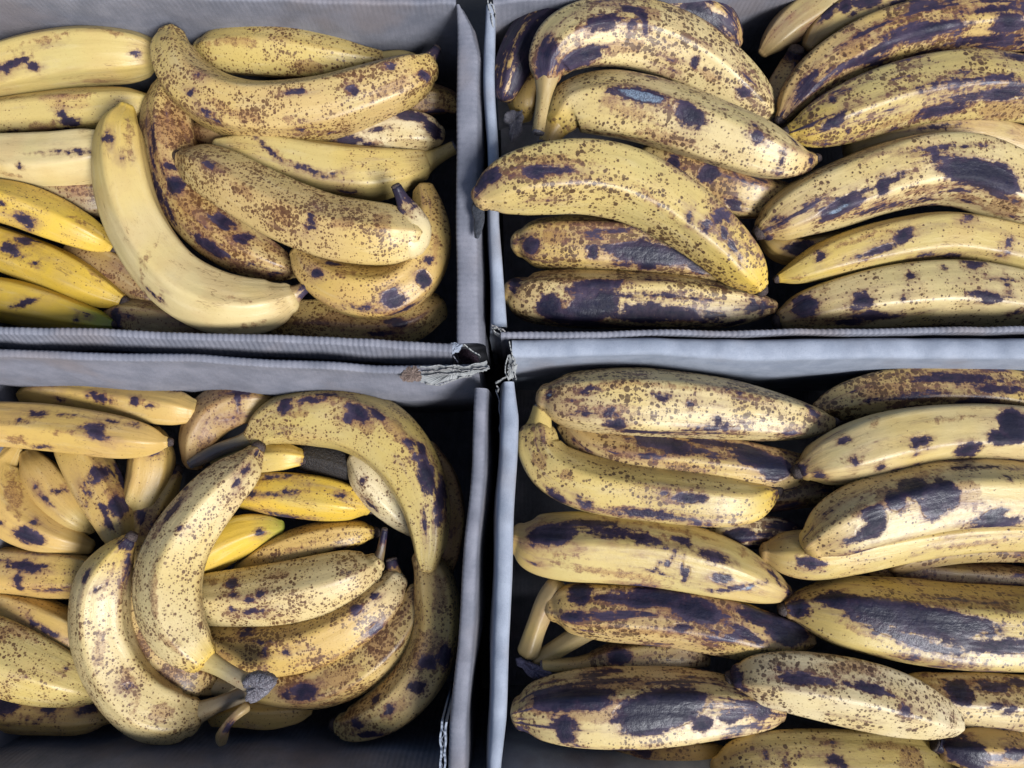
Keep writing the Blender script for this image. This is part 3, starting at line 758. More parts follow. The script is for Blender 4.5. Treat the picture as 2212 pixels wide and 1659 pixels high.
B(2, 'large banana with a long black bruise and pale streaks, third in the right stack', [(1098,985,46),(1150,952,84),(1278,886,118),(1430,830,136),(1600,767,144),(1780,724,150),(1950,728,152),(2100,782,148),(2250,850,140),(2340,900,100)], 'c', (.6,.35,.25),
  [(1410,905,150,30,33),(1600,800,30,30),(1650,770,90,14,24),(2000,740,150,46,-6),(2100,770,90,50,-30),(1870,640,190,8,6),(1830,670,16,20),(1150,950,70,13,22),(1110,1030,20,24),(1650,600,60,10,8),(1960,870,60,10)],
  [(1560,890,240,16,17),(1770,820,190,26,6),(2130,900,80,60,-40),(1990,860,130,24,-10),(1170,960,60,24,20)], endtone=[(0,'o',.16)], lift=.003, sores=[(1410,905,90,9,33)], ends='t-')
B(2, 'yellow pointed banana with an elongated blue blister, fourth in the right stack', [(1158,1200,16),(1230,1175,44),(1350,1126,76),(1500,1080,96),(1680,1042,106),(1860,1022,110),(2040,1042,107),(2250,1092,102),(2340,1110,80)], 'g', (.35,.22,0),
  [(1580,1085,100,13,22),(1690,1020,46,22,35),(1330,1105,16,20,-30),(1975,940,18,9),(2145,1042,14,14),(2130,1095,20,9),(1890,1105,46,8,4),(1760,1110,40,6)], [(1240,1200,60,12,24),(1480,1040,120,10,18)], endtone=[(0,'y',.3)], ends='t-')
B(2, 'cream banana with scattered diamond-shaped scars, lowest in the right stack against the rim', [(1178,1372,40),(1258,1342,76),(1400,1306,101),(1570,1280,126),(1750,1262,137),(1930,1260,137),(2100,1280,128),(2270,1310,112),(2350,1320,90)], 'c', (.55,.3,.05),
  [(1268,1320,52,38,20),(1515,1292,40,24),(1505,1325,30,10),(2055,1282,66,20,-12),(2060,1285,26,28),(1722,1186,24,16),(1862,1157,18,11),(1990,1142,40,14,-8),(2115,1205,60,8),(2140,1225,12,26),(1550,1368,95,18,6),(1450,1390,50,14),(2180,1345,50,8,30),(1700,1285,14,9)],
  [(1350,1390,90,20,4),(1290,1290,60,12,30)], ends='t-')
# left stack
B(2, 'freckled banana with a purple bruise, second up from the front rim', [(38,1050,52),(108,1048,100),(280,1050,120),(480,1062,122),(680,1086,117),(850,1130,95),(980,1190,54)], 't', (.95,.5,.15),
  [(600,1100,180,38,-6),(590,1130,40,40),(78,1060,38,30),(440,992,75,9),(350,1090,24,24),(480,1140,30,12),(560,1040,30,14,30),(800,1150,60,20,-20),(700,1030,90,20,-14)], [(300,960,220,24,0),(180,1020,60,40)])
B(2, 'heavily blackened freckled banana against the front rim of the upper right box', [(8,1262,58),(78,1286,100),(250,1290,123),(480,1296,127),(720,1306,120),(900,1320,97),(1040,1322,64),(1120,1325,28)], 'c', (.95,.55,.3),
  [(330,1340,80,48),(400,1310,60,50),(690,1350,190,20,-3),(700,1280,95,8,-4),(500,1277,60,8),(310,1275,50,8,8),(500,1415,230,14),(200,1370,60,30),(10,1225,26,40),(960,1400,50,18,12),(560,1375,110,20),(1040,1305,22,12,-50),(1080,1330,12,22),(380,1230,120,22,4),(560,1335,90,20,3),(860,1370,80,16),(160,1320,50,40),(300,1400,120,20)],
  [(230,1205,170,20,2),(400,1215,90,26),(240,1350,130,50),(760,1380,120,20)])
B(2, 'arching banana behind, orange-stained on its crest, upper right box', [(150,330,50),(160,270,88),(225,195,118),(340,152,134),(480,148,140),(620,175,140),(760,232,134),(880,312,122),(985,400,106),(1062,468,80),(1110,508,44)], 'c', (.85,.42,.15),
  [(145,250,38,70,-10),(290,250,100,30,22),(400,90,90,24,14),(500,30,90,16,-6),(565,70,20,24),(1000,400,28,18,10),(790,268,16,15),(580,130,18,14),(520,110,20,20),(900,120,50,10,-40)],
  [(360,110,110,34,20),(480,200,110,30,10),(600,60,60,40),(860,330,120,20,-32),(200,330,70,30,30),(330,290,60,24)], stalk=[(152,330,54),(140,410,34),(126,490,28),(114,570,26)], stalk_tone='d', cut='t', lift=.004, endtone=[(1,'c',.2),(0,'d',.2)])
B(2, 'freckled banana with a grey lens-shaped split and a dark oval beside it', [(200,525,62),(262,466,104),(400,452,132),(560,476,137),(730,526,137),(890,585,131),(1040,640,119),(1160,682,90),(1248,697,54),(1295,690,24)], 'c', (.75,.4,.08),
  [(560,415,118,24,-14),(770,492,72,34,-36),(1062,585,34,20,-40),(1050,545,14,12),(1165,690,9,30,-10),(1220,610,24,8,-60),(620,335,50,8,-10),(1295,690,14,20)],
  [(480,590,260,18,-11),(500,480,100,24,-12),(700,600,160,22,-14),(880,640,40,10),(430,440,50,30,-10),(1210,630,40,8,-60)], stalk=[(200,530,64),(172,580,48),(152,625,40)], stalk_tone='o', cut='t', ends='-t', endtone=[(0,'y',.12),(1,'o',.15)], lift=.004, sores=[(560,413,96,18,-14)])
B(2, 'big yellow banana hanging its dried flower end over the box rim, upper right box', [(-132,852,48),(-75,822,94),(20,787,130),(160,762,150),(320,756,154),(480,786,152),(640,856,142),(780,950,130),(900,1050,116),(985,1138,96),(1035,1196,66),(1058,1228,40)], 'g', (.8,.4,.0),
  [(130,735,95,14,2),(100,748,40,26),(-128,788,26,44,-25),(-90,760,40,30,30),(730,722,75,12,-28),(925,925,40,16,-30),(890,940,30,18,40),(842,972,28,18),(766,942,10,20),(915,1010,18,30,30),(950,1060,30,14,-50),(1040,1010,10,14),(985,1125,8,14)],
  [(180,690,230,22,-1),(60,750,140,18,-4),(600,850,120,20,-38),(330,770,60,16,-4),(690,930,60,14,-55)], ends='-t', endtone=[(1,'y',.3),(0,'t',.12)], lift=.0, steep=.16, over=1090)
# ------------------------------------------------------------------ lower left box
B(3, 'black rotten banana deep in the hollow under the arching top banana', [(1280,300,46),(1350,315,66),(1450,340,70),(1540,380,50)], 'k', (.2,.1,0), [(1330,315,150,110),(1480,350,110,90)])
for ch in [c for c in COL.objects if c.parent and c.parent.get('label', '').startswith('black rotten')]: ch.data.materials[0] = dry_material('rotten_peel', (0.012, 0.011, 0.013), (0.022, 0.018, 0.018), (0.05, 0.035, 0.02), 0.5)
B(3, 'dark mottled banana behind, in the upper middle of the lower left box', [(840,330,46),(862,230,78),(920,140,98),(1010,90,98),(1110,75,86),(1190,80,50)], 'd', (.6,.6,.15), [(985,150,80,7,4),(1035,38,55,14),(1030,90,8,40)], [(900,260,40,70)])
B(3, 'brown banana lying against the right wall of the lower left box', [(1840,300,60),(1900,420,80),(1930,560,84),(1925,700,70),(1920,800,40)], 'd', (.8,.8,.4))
B(3, 'pale speckled banana under the arch on its right side', [(1545,330,46),(1590,400,76),(1660,480,84),(1735,560,66),(1790,620,40)], 'w', (.7,.3,.25), [(1600,520,40,14,-50),(1560,420,14,20)])
B(3, 'dusky yellow banana low at the left edge of the lower left box', [(-180,940,60),(-40,955,74),(100,995,92),(230,1050,92),(340,1100,72),(420,1130,40)], 'o', (.5,.5,.1), [(200,1065,60,8,-30)])
B(3, 'yellow banana peeping out under the long hanging stalk, bottom of the lower left box', [(930,1440,34),(1040,1420,58),(1170,1424,64),(1280,1415,46),(1330,1405,24)], 'o', (.45,.3,.05))
B(3, 'rust-brown freckled banana under the right end of the fan', [(1100,1315,50),(1250,1318,76),(1400,1292,96),(1560,1212,106),(1690,1100,96),(1770,990,76),(1805,900,46)], 't', (1,.75,.15), [(1310,1330,66,34,8),(1240,1345,30,18)], [(1450,1270,120,40,20),(1650,1130,60,60,50),(1330,1310,90,36)])
B(3, 'bruised yellow banana flattened along the front left of the lower left box', [(-180,1370,60),(-60,1382,88),(80,1402,97),(220,1416,88),(350,1430,74),(440,1434,44),(475,1440,22)], 'o', (.5,.3,.2),
  [(30,1385,50,44),(215,1408,34,18),(385,1402,58,22,12),(180,1380,26,9),(0,1330,60,12),(100,1465,60,8)], [(120,1440,80,10)])
B(3, 'pale green-yellow banana lying at the lower left edge', [(-190,1060,90),(-70,1128,138),(60,1190,146),(200,1246,128),(320,1290,92),(400,1315,56)], 'g', (.8,.3,0), [(275,1240,16,8),(95,1268,10,7)], [(60,1060,90,24,-25),(-20,1080,60,40)], lift=.006)
B(3, 'orange-yellow banana standing behind the narrow dark-tipped one', [(650,240,70),(655,320,92),(645,400,92),(615,490,80),(590,560,50)], 'o', (.4,.3,0), [(665,300,22,12)], [(600,310,60,12,8)])
B(3, 'small golden banana beside the left row, between two longer ones', [(130,318,40),(170,385,76),(240,480,88),(325,570,70),(390,620,30)], 'o', (.3,.2,.05), [(250,462,44,10,8),(185,490,24,7,-40),(150,445,10,13)], [(270,440,50,12,-10)])
B(3, 'golden banana with ink-like blots, lying diagonally in the left part', [(300,210,60),(335,280,88),(385,375,99),(440,480,99),(490,580,86),(510,660,60),(500,710,30)], 'o', (.45,.3,.1),
  [(425,385,36,48,-8),(450,360,34,10,-20),(510,530,44,46),(485,500,14,30),(370,470,14,40,25),(540,410,10,50,35),(450,545,26,14,-50),(470,600,40,14,-60)], [(500,480,30,60,20)])
B(3, 'yellow banana with a black saddle-shaped bruise, bending down the left edge', [(60,280,30),(8,350,64),(5,450,100),(72,555,110),(175,628,92),(285,675,64),(385,702,26)], 'o', (.12,.08,0), [(125,660,66,34,-18),(110,635,40,20),(148,600,17,14,-50),(0,600,14,9)], [(60,480,20,100,25)])
B(3, 'yellow banana at the very left edge with long dark slits', [(-180,780,60),(-50,800,96),(80,806,104),(220,816,101),(340,826,89),(430,838,62),(470,845,32)], 'o', (.55,.2,.1),
  [(150,722,72,16,-6),(110,785,95,17,-3),(150,800,40,14),(75,860,16,40),(240,890,60,12),(30,765,60,6)], [(330,880,60,14)])
B(3, 'golden banana with a brown scab in its middle, along the back wall', [(120,50,42),(190,36,66),(340,48,77),(500,68,80),(650,90,82),(760,106,74),(825,118,50)], 'o', (.2,.15,0),
  [(430,60,54,20,-8),(400,45,20,20),(580,70,24,20),(655,90,20,10),(260,68,20,12),(745,20,34,14,-25),(250,-8,90,12),(160,0,30,12)], [(440,60,60,26),(590,75,36,20)])
B(3, 'golden banana with two square scars, second from the back wall', [(-180,150,60),(-50,168,88),(70,174,94),(220,186,98),(380,206,95),(520,227,88),(625,242,68),(690,250,38),(715,250,20)], 'o', (.2,.15,0),
  [(160,130,46,17,-4),(410,205,56,22,-30),(400,185,40,20),(445,225,26,14,-20),(85,155,15,6),(262,134,28,7,-5),(185,270,30,7),(490,160,14,7),(580,170,20,8)], [(250,210,40,9),(80,240,40,20)], ends='-t', lift=.002)
B(3, 'short yellow banana with a greenish end beneath the black stalk', [(960,340,50),(1040,330,62),(1140,322,64),(1230,316,56),(1290,318,36)], 'g', (.4,.05,0), [(1310,345,14,20)], endtone=[(1,'y',.3)], ends='-t')
B(3, 'slim banana with a black tip leaning behind the big curved pair', [(752,392,30),(715,445,54),(660,535,72),(615,645,76),(590,765,72),(572,880,60),(570,960,36)], 'o', (.55,.3,.1), [(608,565,24,40,-20),(712,580,16,66,-38),(750,378,24,18),(690,600,10,40,-30)], [(640,600,24,90,-25)], ends='t-')
B(3, 'shiny bright yellow banana with a dark tip in the fan', [(1040,468,60),(1140,464,86),(1280,476,95),(1410,492,92),(1520,512,68),(1585,527,32)], 'y', (.5,.25,.05), [(1080,475,22,16),(1470,478,16,12),(1170,405,80,10,4),(1240,465,40,6,8),(1240,570,70,10,-14)], [(1120,420,60,16)], ends='-t')
B(3, 'bright yellow banana with a green tip, shortest of the fan', [(800,790,70),(870,745,88),(960,685,96),(1065,640,80),(1150,620,52),(1205,617,28)], 'y', (.25,.08,0), [(1120,640,18,18)], [(1130,640,28,10)], endtone=[(1,'e',.24)], ends='--')
B(3, 'slender orange-yellow banana between two thicker ones of the fan', [(1040,800,30),(1170,738,62),(1315,690,73),(1450,660,69),(1550,645,50),(1600,643,26)], 'o', (.75,.4,0), [(1467,712,30,10,14)], [(1380,745,60,8,14),(1250,720,80,12,18)], ends='-t', endtone=[(1,'y',.15)])
B(3, 'thick freckled banana with four round bruises, lower blade of the fan', [(840,1070,70),(950,1110,92),(1120,1142,113),(1290,1122,121),(1450,1062,121),(1580,982,111),(1668,905,86),(1708,850,52)], 'o', (.95,.4,0),
  [(1060,1075,34,22,20),(1620,1060,38,22,40),(1535,972,28,24,30),(1622,915,18,13),(1110,1110,70,6,-8),(1145,1165,10,30,-10),(1235,1155,12,10)], [(1490,1165,130,16,24),(960,1180,50,26),(1350,1190,70,10,14)], stalk=[(1706,850,52),(1700,810,32),(1690,760,24)], stalk_tone='o', cut='k', endtone=[(1,'w',.25)])
B(3, 'freckled banana with dark knots and a thin black stalk, middle blade of the fan', [(780,935,80),(900,928,102),(1050,917,116),(1220,901,127),(1390,866,124),(1520,826,104),(1595,794,66),(1622,775,38)], 'c', (.85,.2,0),
  [(1000,860,26,26),(1000,912,20,9),(1075,940,20,16),(1095,985,44,13,6),(1005,976,18,13),(1490,822,30,10,30),(1530,800,30,5,30),(1125,905,14,14)], [(1200,825,50,20,4),(930,850,60,14)], stalk=[(1622,775,36),(1640,740,22),(1652,690,17),(1662,630,14)], stalk_tone='k', endtone=[(0,'y',.3)], lift=.003, stalk_rise=.004)
B(3, 'brown-flecked banana half hidden behind the joined pair', [(566,850,56),(585,970,82),(640,1085,97),(730,1215,97),(830,1270,82),(900,1292,54)], 't', (1.1,.6,.05), [], [(640,1100,50,110,-28),(750,1260,80,40,-20)], stalk=[(900,1292,54),(960,1305,40),(1040,1315,32)], stalk_tone='w', cut='t')
B(3, 'spotted banana curling up the right wall of the lower left box', [(1830,745,46),(1868,830,76),(1888,940,94),(1884,1060,102),(1855,1180,110),(1790,1295,110),(1700,1385,104),(1610,1440,88),(1520,1472,64),(1478,1472,40)], 't', (.9,.55,.05),
  [(1622,1360,26,26),(1800,1310,38,30,20),(1545,1472,28,26),(1682,1412,11,24),(1590,1515,70,16,4),(1850,1200,36,34),(1925,1180,30,56)], [(1840,1150,60,90,-20),(1900,900,30,90),(1720,1400,90,24,38)], ends='-t', lift=.004)
B(3, 'long arching banana with black stalk and blue-black flank in the lower left box', [(1110,222,52),(1160,182,84),(1240,150,110),(1355,137,130),(1490,150,137),(1620,205,140),(1722,296,132),(1792,412,116),(1834,530,96),(1852,650,74),(1850,740,50),(1848,785,32)], 'g', (.7,.35,.1),
  [(1330,70,70,16,10),(1230,95,34,40,-50),(1420,45,50,10,10),(1545,120,60,30,-40),(1625,125,50,20,-50),(1500,150,24,24),(1840,390,34,90,12),(1825,275,26,30),(1830,600,11,40,4),(1900,500,22,110,-4),(1770,260,30,20,-40),(1800,320,30,18),(1205,212,30,8,10)],
  [(1700,190,110,40,-44),(1560,170,80,40,-30),(1380,60,120,24),(1290,130,40,20)], stalk=[(1106,224,54),(1045,248,34),(950,280,30),(880,315,30),(825,344,20)], stalk_tone='b', cut='t', lift=.006, endtone=[(1,'g',.2)], steep=.07)
# the joined pair in front
pr = banana(3, 'pair of freckled bananas joined at a grey woody crown, lower left box',
  [(552,680,28),(498,758,72),(447,862,106),(433,980,116),(447,1100,123),(492,1220,127),(562,1320,130),(650,1395,130),(745,1430,112),(815,1432,78)], 'c', (.75,.25,.0),
  [(552,690,34,30),(552,1305,32,16),(540,800,8,44,-4),(430,880,30,8,30),(370,830,14,20)], [(582,1390,10,50,-8),(700,1420,50,36),(430,1150,26,90,-6),(560,1270,60,20,-50),(480,820,10,70,-14)],
  ends='t-', stalk=[(812,1432,74),(852,1418,50),(925,1389,36),(1010,1356,32),(1090,1320,36)], stalk_tone='q', cut='t', endtone=[(0,'y',.2)], lift=.008, stalk_rise=.004)
for ch in list(pr.children):
    if ch.name.startswith('peel'): ch.name = 'banana'; pair_first = ch
for ch in list(pr.children):
    if ch is not pair_first: ch.parent = pair_first
for ch in list(pair_first.children):
    for c2 in list(ch.children): c2.parent = pair_first
pr.name = 'banana_pair'; pr['group'] = GROUPS[3]
banana(3, '', [(1102,300,34),(1050,372,76),(965,452,101),(870,562,117),(790,682,129),(742,810,137),(736,940,135),(768,1050,120),(822,1128,97),(862,1172,70)], 'c', (.85,.2,.0),
  [(1106,298,22,16),(1060,368,36,16,40),(800,452,14,13),(735,560,14,66,-35),(1020,420,10,20),(770,620,10,10)], [(660,900,20,120,4),(740,1130,70,20,-40)],
  ends='t-', stalk=[(860,1170,66),(900,1194,46),(955,1226,36),(1030,1268,35),(1100,1300,40)], stalk_tone='q', cut='t', endtone=[(0,'g',.15),(1,'y',.10)], lift=.010, root=pr, stalk_rise=.004)
zc = RIM-0.015
# ------------------------------------------------------------------ lower right box
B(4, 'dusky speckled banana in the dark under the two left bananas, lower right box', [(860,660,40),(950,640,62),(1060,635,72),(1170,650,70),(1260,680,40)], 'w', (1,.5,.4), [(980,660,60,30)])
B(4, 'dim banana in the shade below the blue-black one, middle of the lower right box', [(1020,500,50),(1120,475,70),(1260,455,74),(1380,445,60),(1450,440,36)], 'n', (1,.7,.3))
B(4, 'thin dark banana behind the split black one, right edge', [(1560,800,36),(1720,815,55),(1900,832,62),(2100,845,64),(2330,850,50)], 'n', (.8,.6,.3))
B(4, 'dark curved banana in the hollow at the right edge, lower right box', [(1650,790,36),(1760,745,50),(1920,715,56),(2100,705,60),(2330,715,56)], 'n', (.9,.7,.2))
B(4, 'brown banana peeping out at the bottom edge of the lower right box', [(470,1580,38),(600,1606,62),(740,1614,72),(860,1612,62),(920,1610,40)], 'o', (.6,.4,.2), [(560,1590,50,14,-12)])
B(4, 'tan long-stalked banana in the gap above the blackened front one', [(360,1205,46),(440,1190,66),(540,1180,76),(650,1178,74),(760,1180,52),(830,1190,30)], 'n', (.9,.5,.2), [(462,1180,46,32)], stalk=[(365,1205,46),(280,1214,34),(200,1216,30),(130,1216,30)], stalk_tone='t', cut='t')
B(4, 'purple-brown freckled banana at the top right of the lower right box', [(1330,110,34),(1400,85,66),(1520,58,94),(1680,38,112),(1860,32,117),(2050,42,117),(2250,78,112),(2340,95,80)], 't', (1.0,.75,.3), [(1700,55,150,10,6),(2110,20,120,14,-6),(1900,-25,190,18,-2),(1560,70,60,9,14)], [(1850,60,200,18),(1600,30,120,30,14)])
B(4, 'banana with a blue-black smear, sunk below the topmost left one', [(238,170,44),(340,250,84),(510,300,112),(715,322,117),(910,346,112),(1070,366,96),(1190,372,78),(1290,355,40)], 't', (.75,.5,.2),
  [(650,255,130,30,-12),(700,280,60,20,-14),(1060,320,100,40,-24),(1140,360,70,50),(1000,300,60,20),(950,265,200,12,-6)], [(760,360,130,20,-8),(480,290,60,30)])
B(4, 'yellow banana tucked under the large bruised one, pointing at the centre gap', [(1098,725,36),(1170,730,84),(1300,735,104),(1480,708,104),(1700,668,96),(1950,636,88),(2200,630,84),(2340,640,70)], 'g', (.4,.2,.05), [(1290,772,46,22),(1260,760,24,16),(1480,600,24,7,40)], [(1290,780,60,24),(2000,690,150,14,6)])
B(4, 'freckled banana with white-centred sore, at back left of the lower right box', [(148,60,54),(225,70,104),(375,76,136),(560,82,147),(760,96,141),(950,116,126),(1120,140,101),(1260,160,72),(1340,166,45),(1372,166,24)], 'c', (.85,.4,.1),
  [(160,45,28,12,12),(330,30,44,11,4),(450,178,40,24),(510,205,50,14),(320,120,60,13,-3),(420,120,40,16),(1310,130,14,40,35),(870,192,90,11,8),(1210,215,40,11),(770,90,16,14),(640,60,30,10),(890,150,14,12),(980,40,70,10,-12),(720,210,120,8)],
  [(430,5,190,16,6),(420,115,140,26,-3),(720,10,190,12,-6),(1150,200,130,12,-8)], lift=.004, sores=[(166,46,14,6,12)], ends='-t')
B(4, 'pale banana curving from the left wall with a thick upright stalk, dark scuffs below', [(105,225,78),(118,290,92),(180,368,108),(295,425,117),(440,458,120),(600,478,120),(760,496,120),(900,508,113),(1010,506,92),(1085,484,58),(1122,470,30)], 'g', (.65,.3,.08),
  [(195,500,60,28,-35),(315,520,44,15,-28),(590,562,140,14,-4),(760,492,60,22,4),(660,475,18,10),(820,490,30,14),(800,605,18,9),(845,607,16,8),(1130,440,14,30)], [(120,330,36,40),(240,390,36,26),(750,490,120,24,4),(520,550,160,20,-6)],
  stalk=[(106,225,78),(118,185,58),(126,140,46),(132,100,40)], stalk_tone='g', cut='t', endtone=[(1,'y',.22),(0,'g',.2)], ends='-t')
B(4, 'creamy banana with a large purple stain at its right, lower right box', [(1266,368,40),(1328,342,86),(1450,302,121),(1600,257,137),(1780,222,132),(1960,210,130),(2120,214,130),(2280,232,128),(2350,240,100)], 'c', (.12,.25,.1),
  [(1765,250,46,22,6),(1745,260,20,26),(1975,285,54,30,-8),(2170,180,70,60),(2110,230,50,30),(1438,245,20,13,10),(1330,396,22,14),(1252,370,18,34),(1480,335,12,12),(1590,360,16,20),(2020,338,130,10),(1340,215,40,10,40)], [(1560,160,14,40,-30),(1900,150,90,14,10),(1480,330,40,12),(1400,425,90,10,4)], endtone=[(0,'o',.14)], lift=.002, ends='t-')
B(4, 'large banana with black smudges and a cracked lower seam, middle of the right stack', [(1300,690,58),(1378,642,110),(1498,582,137),(1660,532,147),(1840,492,150),(2020,480,148),(2200,486,142),(2300,496,132),(2350,500,100)], 'c', (.5,.45,.15),
  [(1740,450,60,46),(1830,500,60,70,-20),(1880,470,46,60,30),(1660,500,40,40),(1570,580,50,44,30),(1540,640,50,30),(1480,672,46,13,15),(1510,728,95,10,16),(2070,600,120,20,6),(2080,575,60,30,20),(1360,560,80,8,30),(2140,400,14,13),(2050,360,90,6)],
  [(1640,490,80,60,20),(1500,540,60,30,30),(1780,390,120,14,6),(1960,480,70,70)], endtone=[(0,'o',.2)], lift=.004)
B(4, 'split banana with a long black sunken bruise, pointing left at the centre gap', [(1205,972,38),(1268,972,76),(1395,986,136),(1555,1010,161),(1740,1036,176),(1930,1056,179),(2120,1066,176),(2300,1070,170),(2350,1070,130)], 'g', (.65,.4,.2),
  [(1660,990,300,44,-9),(1820,1030,200,50,-8),(2000,1040,100,30,-10),(1650,1075,260,18,-20),(2080,1130,220,26,-4),(1400,930,110,30,-10),(1235,970,40,36),(1720,1185,60,14),(1930,1160,60,10)],
  [(1400,920,140,40,-10),(1900,960,160,20,-6),(2100,960,60,30),(2050,930,140,16),(1480,1060,120,16,-25)], ends='t-', lift=.002)
B(4, 'browned banana with a broad black scab and purple right half, beneath the scraped one', [(183,965,52),(248,962,98),(400,976,121),(570,986,127),(740,1006,127),(900,1036,126),(1050,1076,111),(1180,1092,80),(1275,1098,40)], 't', (.85,.65,.2),
  [(295,900,50,40),(262,1008,58,22,8),(640,920,110,36,-4),(790,975,110,40,-14),(450,920,120,18,-4),(730,1050,40,14),(1190,1050,110,60,-10),(1060,1000,90,30,-14),(1000,1070,80,18,-30),(890,1075,80,8,-26),(560,930,80,30)],
  [(420,930,160,30,-4),(900,960,90,60),(560,1070,230,22,-5),(660,930,200,60,-8)], lift=.002)
B(4, 'scraped banana with brown smears and short slash marks, third down on the left', [(32,672,60),(100,692,114),(230,704,139),(400,709,144),(580,724,144),(760,757,137),(920,802,119),(1050,852,86),(1138,886,52),(1182,900,26)], 'g', (.10,.5,.1),
  [(170,650,100,42,4),(300,600,120,18,2),(430,640,110,20,-6),(560,665,90,22,-14),(735,683,40,18,-18),(870,740,78,20,-14),(620,790,30,7,50),(680,768,50,7,58),(650,820,50,6,-14),(752,820,18,30,-12),(735,790,8,26),(900,838,44,17,-8),(1125,815,40,12,-50),(950,885,110,9,10),(820,610,110,7,-18),(1195,905,10,18)],
  [(190,735,120,13,-4),(450,820,240,20,-10),(520,650,200,24,-9),(700,630,190,14,-14),(120,640,70,60),(1000,730,30,24)], ends='-t', lift=.003, sores=[(1005,885,46,6,14)])
B(4, 'blackened banana with blistered blue bruises, low on the left near the bottom edge', [(48,1425,62),(125,1412,114),(275,1410,151),(480,1406,164),(680,1400,157),(860,1396,132),(1010,1406,97),(1110,1420,58),(1155,1426,28)], 'c', (.6,.5,.35),
  [(200,1360,150,46,4),(330,1350,90,40),(640,1410,190,70,10),(730,1350,120,38,-4),(225,1475,60,34),(820,1470,40,28),(1085,1410,60,30,20),(560,1480,90,34),(960,1430,60,24,20),(230,1520,34,26),(380,1290,180,12,4),(1000,1380,90,10)],
  [(110,1370,80,60),(420,1300,260,30,3),(300,1400,240,70),(820,1470,60,44),(120,1330,60,14,30)], lift=.004)
B(4, 'tan banana with a dark end at the right edge, crossing its neighbour', [(1662,1326,44),(1742,1337,82),(1870,1362,107),(2020,1372,117),(2180,1380,117),(2310,1382,112),(2350,1382,90)], 'c', (.7,.45,.15),
  [(1935,1330,50,42),(1838,1405,42,17,-12),(2080,1310,70,18),(2100,1392,30,11,20),(2145,1415,26,10,30),(2180,1290,50,18),(1650,1330,16,34)], [(1810,1330,130,36,8),(1720,1300,90,12,-8),(2000,1290,160,12)], endtone=[(0,'o',.2)])
B(4, 'cream banana with black stub at its left and round freckles, bottom right', [(988,1268,56),(1062,1267,96),(1190,1277,122),(1350,1302,137),(1520,1337,141),(1680,1382,127),(1820,1432,88),(1900,1462,50)], 'w', (.75,.3,.05),
  [(966,1270,24,46),(1000,1320,16,16),(1230,1272,90,22,-4),(1340,1285,60,14,-8),(1540,1312,100,17,-12),(1430,1308,20,9),(1705,1410,26,18,-60),(1150,1230,10,10)], [(1390,1175,130,16,-8),(1500,1220,100,30,-12),(1420,1230,60,24)], ends='t-', endtone=[(0,'o',.16)], lift=.004)
B(4, 'yellow banana cut by the bottom edge of the picture, lower right box', [(905,1668,56),(1010,1640,112),(1190,1626,128),(1420,1630,132),(1640,1640,127),(1790,1645,104),(1870,1650,60)], 'g', (.5,.35,.05), [(1400,1622,38,18),(1430,1640,14,16),(1310,1606,60,5,-3),(1095,1600,10,9),(1190,1650,10,9)], [(1640,1560,190,20,2),(1720,1620,60,60)], lift=.004)
B(4, 'banana with a torn black stalk end in the bottom right corner', [(1880,1575,52),(1990,1585,88),(2120,1592,104),(2260,1600,104),(2350,1600,90)], 'o', (.4,.4,.2), [(1965,1595,90,50,-20),(2180,1600,60,20),(1900,1560,50,20,-30)], [(1920,1530,90,20)], stalk=[(1890,1575,54),(1850,1560,40),(1830,1550,36)], stalk_tone='n', lift=.004)
# ------------------------------------------------------------------ crowns, dried stalks and stubs
def find(text):
    for o in COL.objects:
        if o.parent is None and text in (o.get('label') or ''): return o
def top_near(o, px, py):
    """height of the highest skin of thing o near a picture point"""
    best = None
    for ch in o.children_recursive:
        if ch.type != 'MESH': continue
        v = np.empty(len(ch.data.vertices)*3, np.float32); ch.data.vertices.foreach_get('co', v)
        v = v.reshape(-1, 3)+np.array(o.location)
        x, y, _ = proj(v)
        d = np.hypot(x-px, y-py)
        i = np.argsort(d)[:30]
        z = v[i, 2].max()
        if best is None or d[i[0]] < best[0]: best = (d[i[0]], z)
    return float(best[1])
zc = top_near(pr, 548, 1488)
lump(pr, 'crown', [(527, 1470), (535, 1456), (552, 1448), (575, 1449), (592, 1456), (600, 1466), (596, 1480), (580, 1498), (562, 1512), (545, 1517), (533, 1508), (536, 1490)], zc-0.006, 0.016, M_CUT, 3)
hang = banana(3, '', [(540, 1392, 26), (1010, 1445, 22), (975, 1482, 22)] if False else [(1060, 1398, 22), (1010, 1440, 17), (978, 1478, 18), (962, 1515, 26), (957, 1542, 22)], 's', (.2, .3, .0), [(975, 1488, 26, 18, 50), (990, 1470, 16, 30)], root=pr, name='broken_stalk', lift=.024, low=True, endtone=[(1, 'c', .3)], steep=.08)
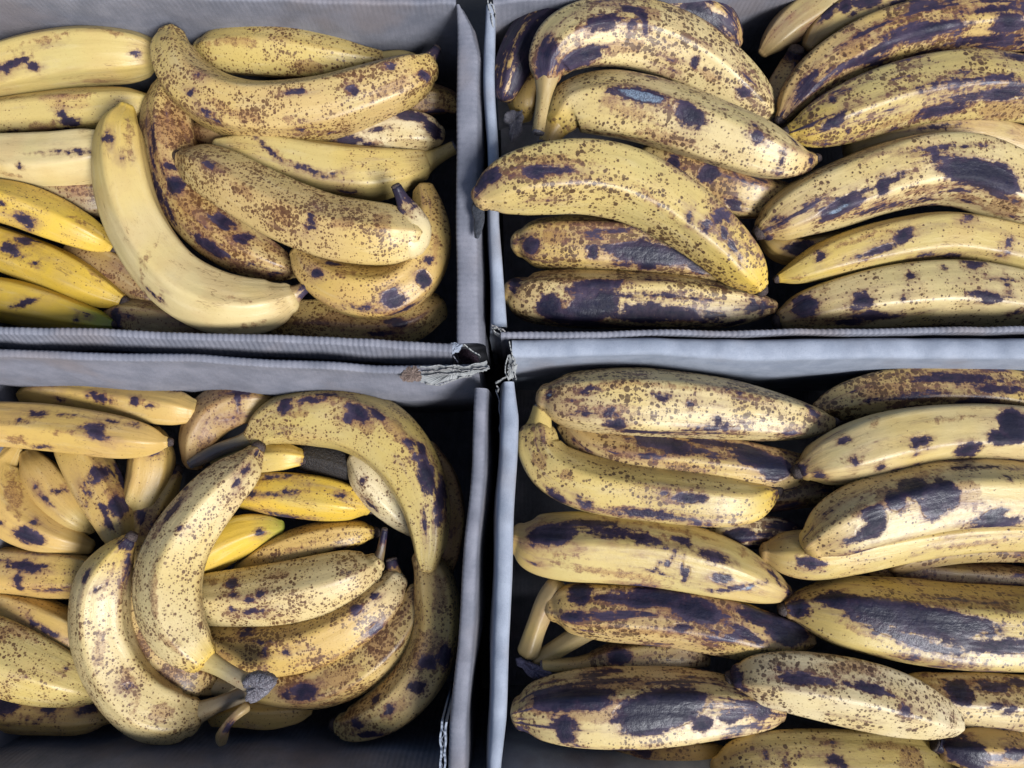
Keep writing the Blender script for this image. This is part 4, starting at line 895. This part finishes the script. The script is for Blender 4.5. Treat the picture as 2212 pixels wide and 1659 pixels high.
# crown and stalks of the hand in the lower right box
cr = find('browned banana with a broad black scab')
for k, pp in enumerate(([(190, 880, 50), (150, 940, 48), (105, 1050, 44), (72, 1150, 48)], [(330, 1060, 44), (260, 1100, 44), (180, 1150, 40), (110, 1190, 34)])):
    z0 = cr.location.z+0.016-0.004*k
    q = np.array([(1106+p[0]/2, 829.5+p[1]/2, p[2]/2) for p in pp]); rr, ss = catmull(q, 26)
    C, t = unproj(rr[:, 0], rr[:, 1], z0-0.012*ss)
    V, F, S, A, RD = tube(C, rr[:, 2]*t/FPX, 22, pent=0.06, lump=0.03, seed=80+k)
    st = mesh_obj('stalk', V, F, M_PEEL, cr, tuple(cr.location))
    skin(st, V, S, A, RD, np.broadcast_to(np.array(TONES['s'])*0.8, (len(V), 3)), (0.1, 0.3, 0.05), np.full(len(V), -8.0), np.full(len(V), -8.0), 0.006)
lump(cr, 'crown', [(1114, 1421), (1124, 1419), (1145, 1430), (1165, 1437), (1190, 1447), (1196, 1456), (1178, 1468), (1160, 1462), (1150, 1464), (1134, 1452), (1128, 1440), (1116, 1436)], cr.location.z+0.006, 0.012,
     dry_material('violet_cut', (0.16, 0.15, 0.24), (0.11, 0.10, 0.17), (0.27, 0.26, 0.34), 0.85), 5)
# pale frayed crown at the left wall of the upper right box
cr = find('yellow end of a banana at the left wall')
lump(cr, 'crown', [(1086, 262), (1092, 246), (1104, 240), (1114, 246), (1128, 240), (1132, 256), (1126, 270), (1130, 286), (1118, 300), (1104, 308), (1098, 292), (1102, 276)], cr.location.z+0.022, 0.014,
     dry_material('pale_cut', (0.34, 0.32, 0.36), (0.24, 0.22, 0.25), (0.5, 0.48, 0.5), 0.9), 6)
# dried flower end hanging from the big banana over the rim
cr = find('hanging its dried flower end')
zz0 = top_near(cr, 1036, 430)-0.014
q = np.array([(1034, 436, 10), (1033, 452, 13), (1036, 475, 11), (1033, 495, 10), (1030, 512, 6)], float); rr, ss = catmull(q, 26)
C, t = unproj(rr[:, 0], rr[:, 1], zz0-0.004*ss)
V, F, *_ = tube(C, rr[:, 2]*t/FPX, 14, lump=0.35, seed=91)
c0 = C.mean(0); V[:, 2] = c0[2]+(V[:, 2]-c0[2])*0.45
mesh_obj('flower_end', V, F, dry_material('dried_flower', (0.022, 0.024, 0.034), (0.04, 0.045, 0.06), (0.012, 0.012, 0.016), 0.6), cr, tuple(cr.location))

for r in REPORT: print('PILE', r)
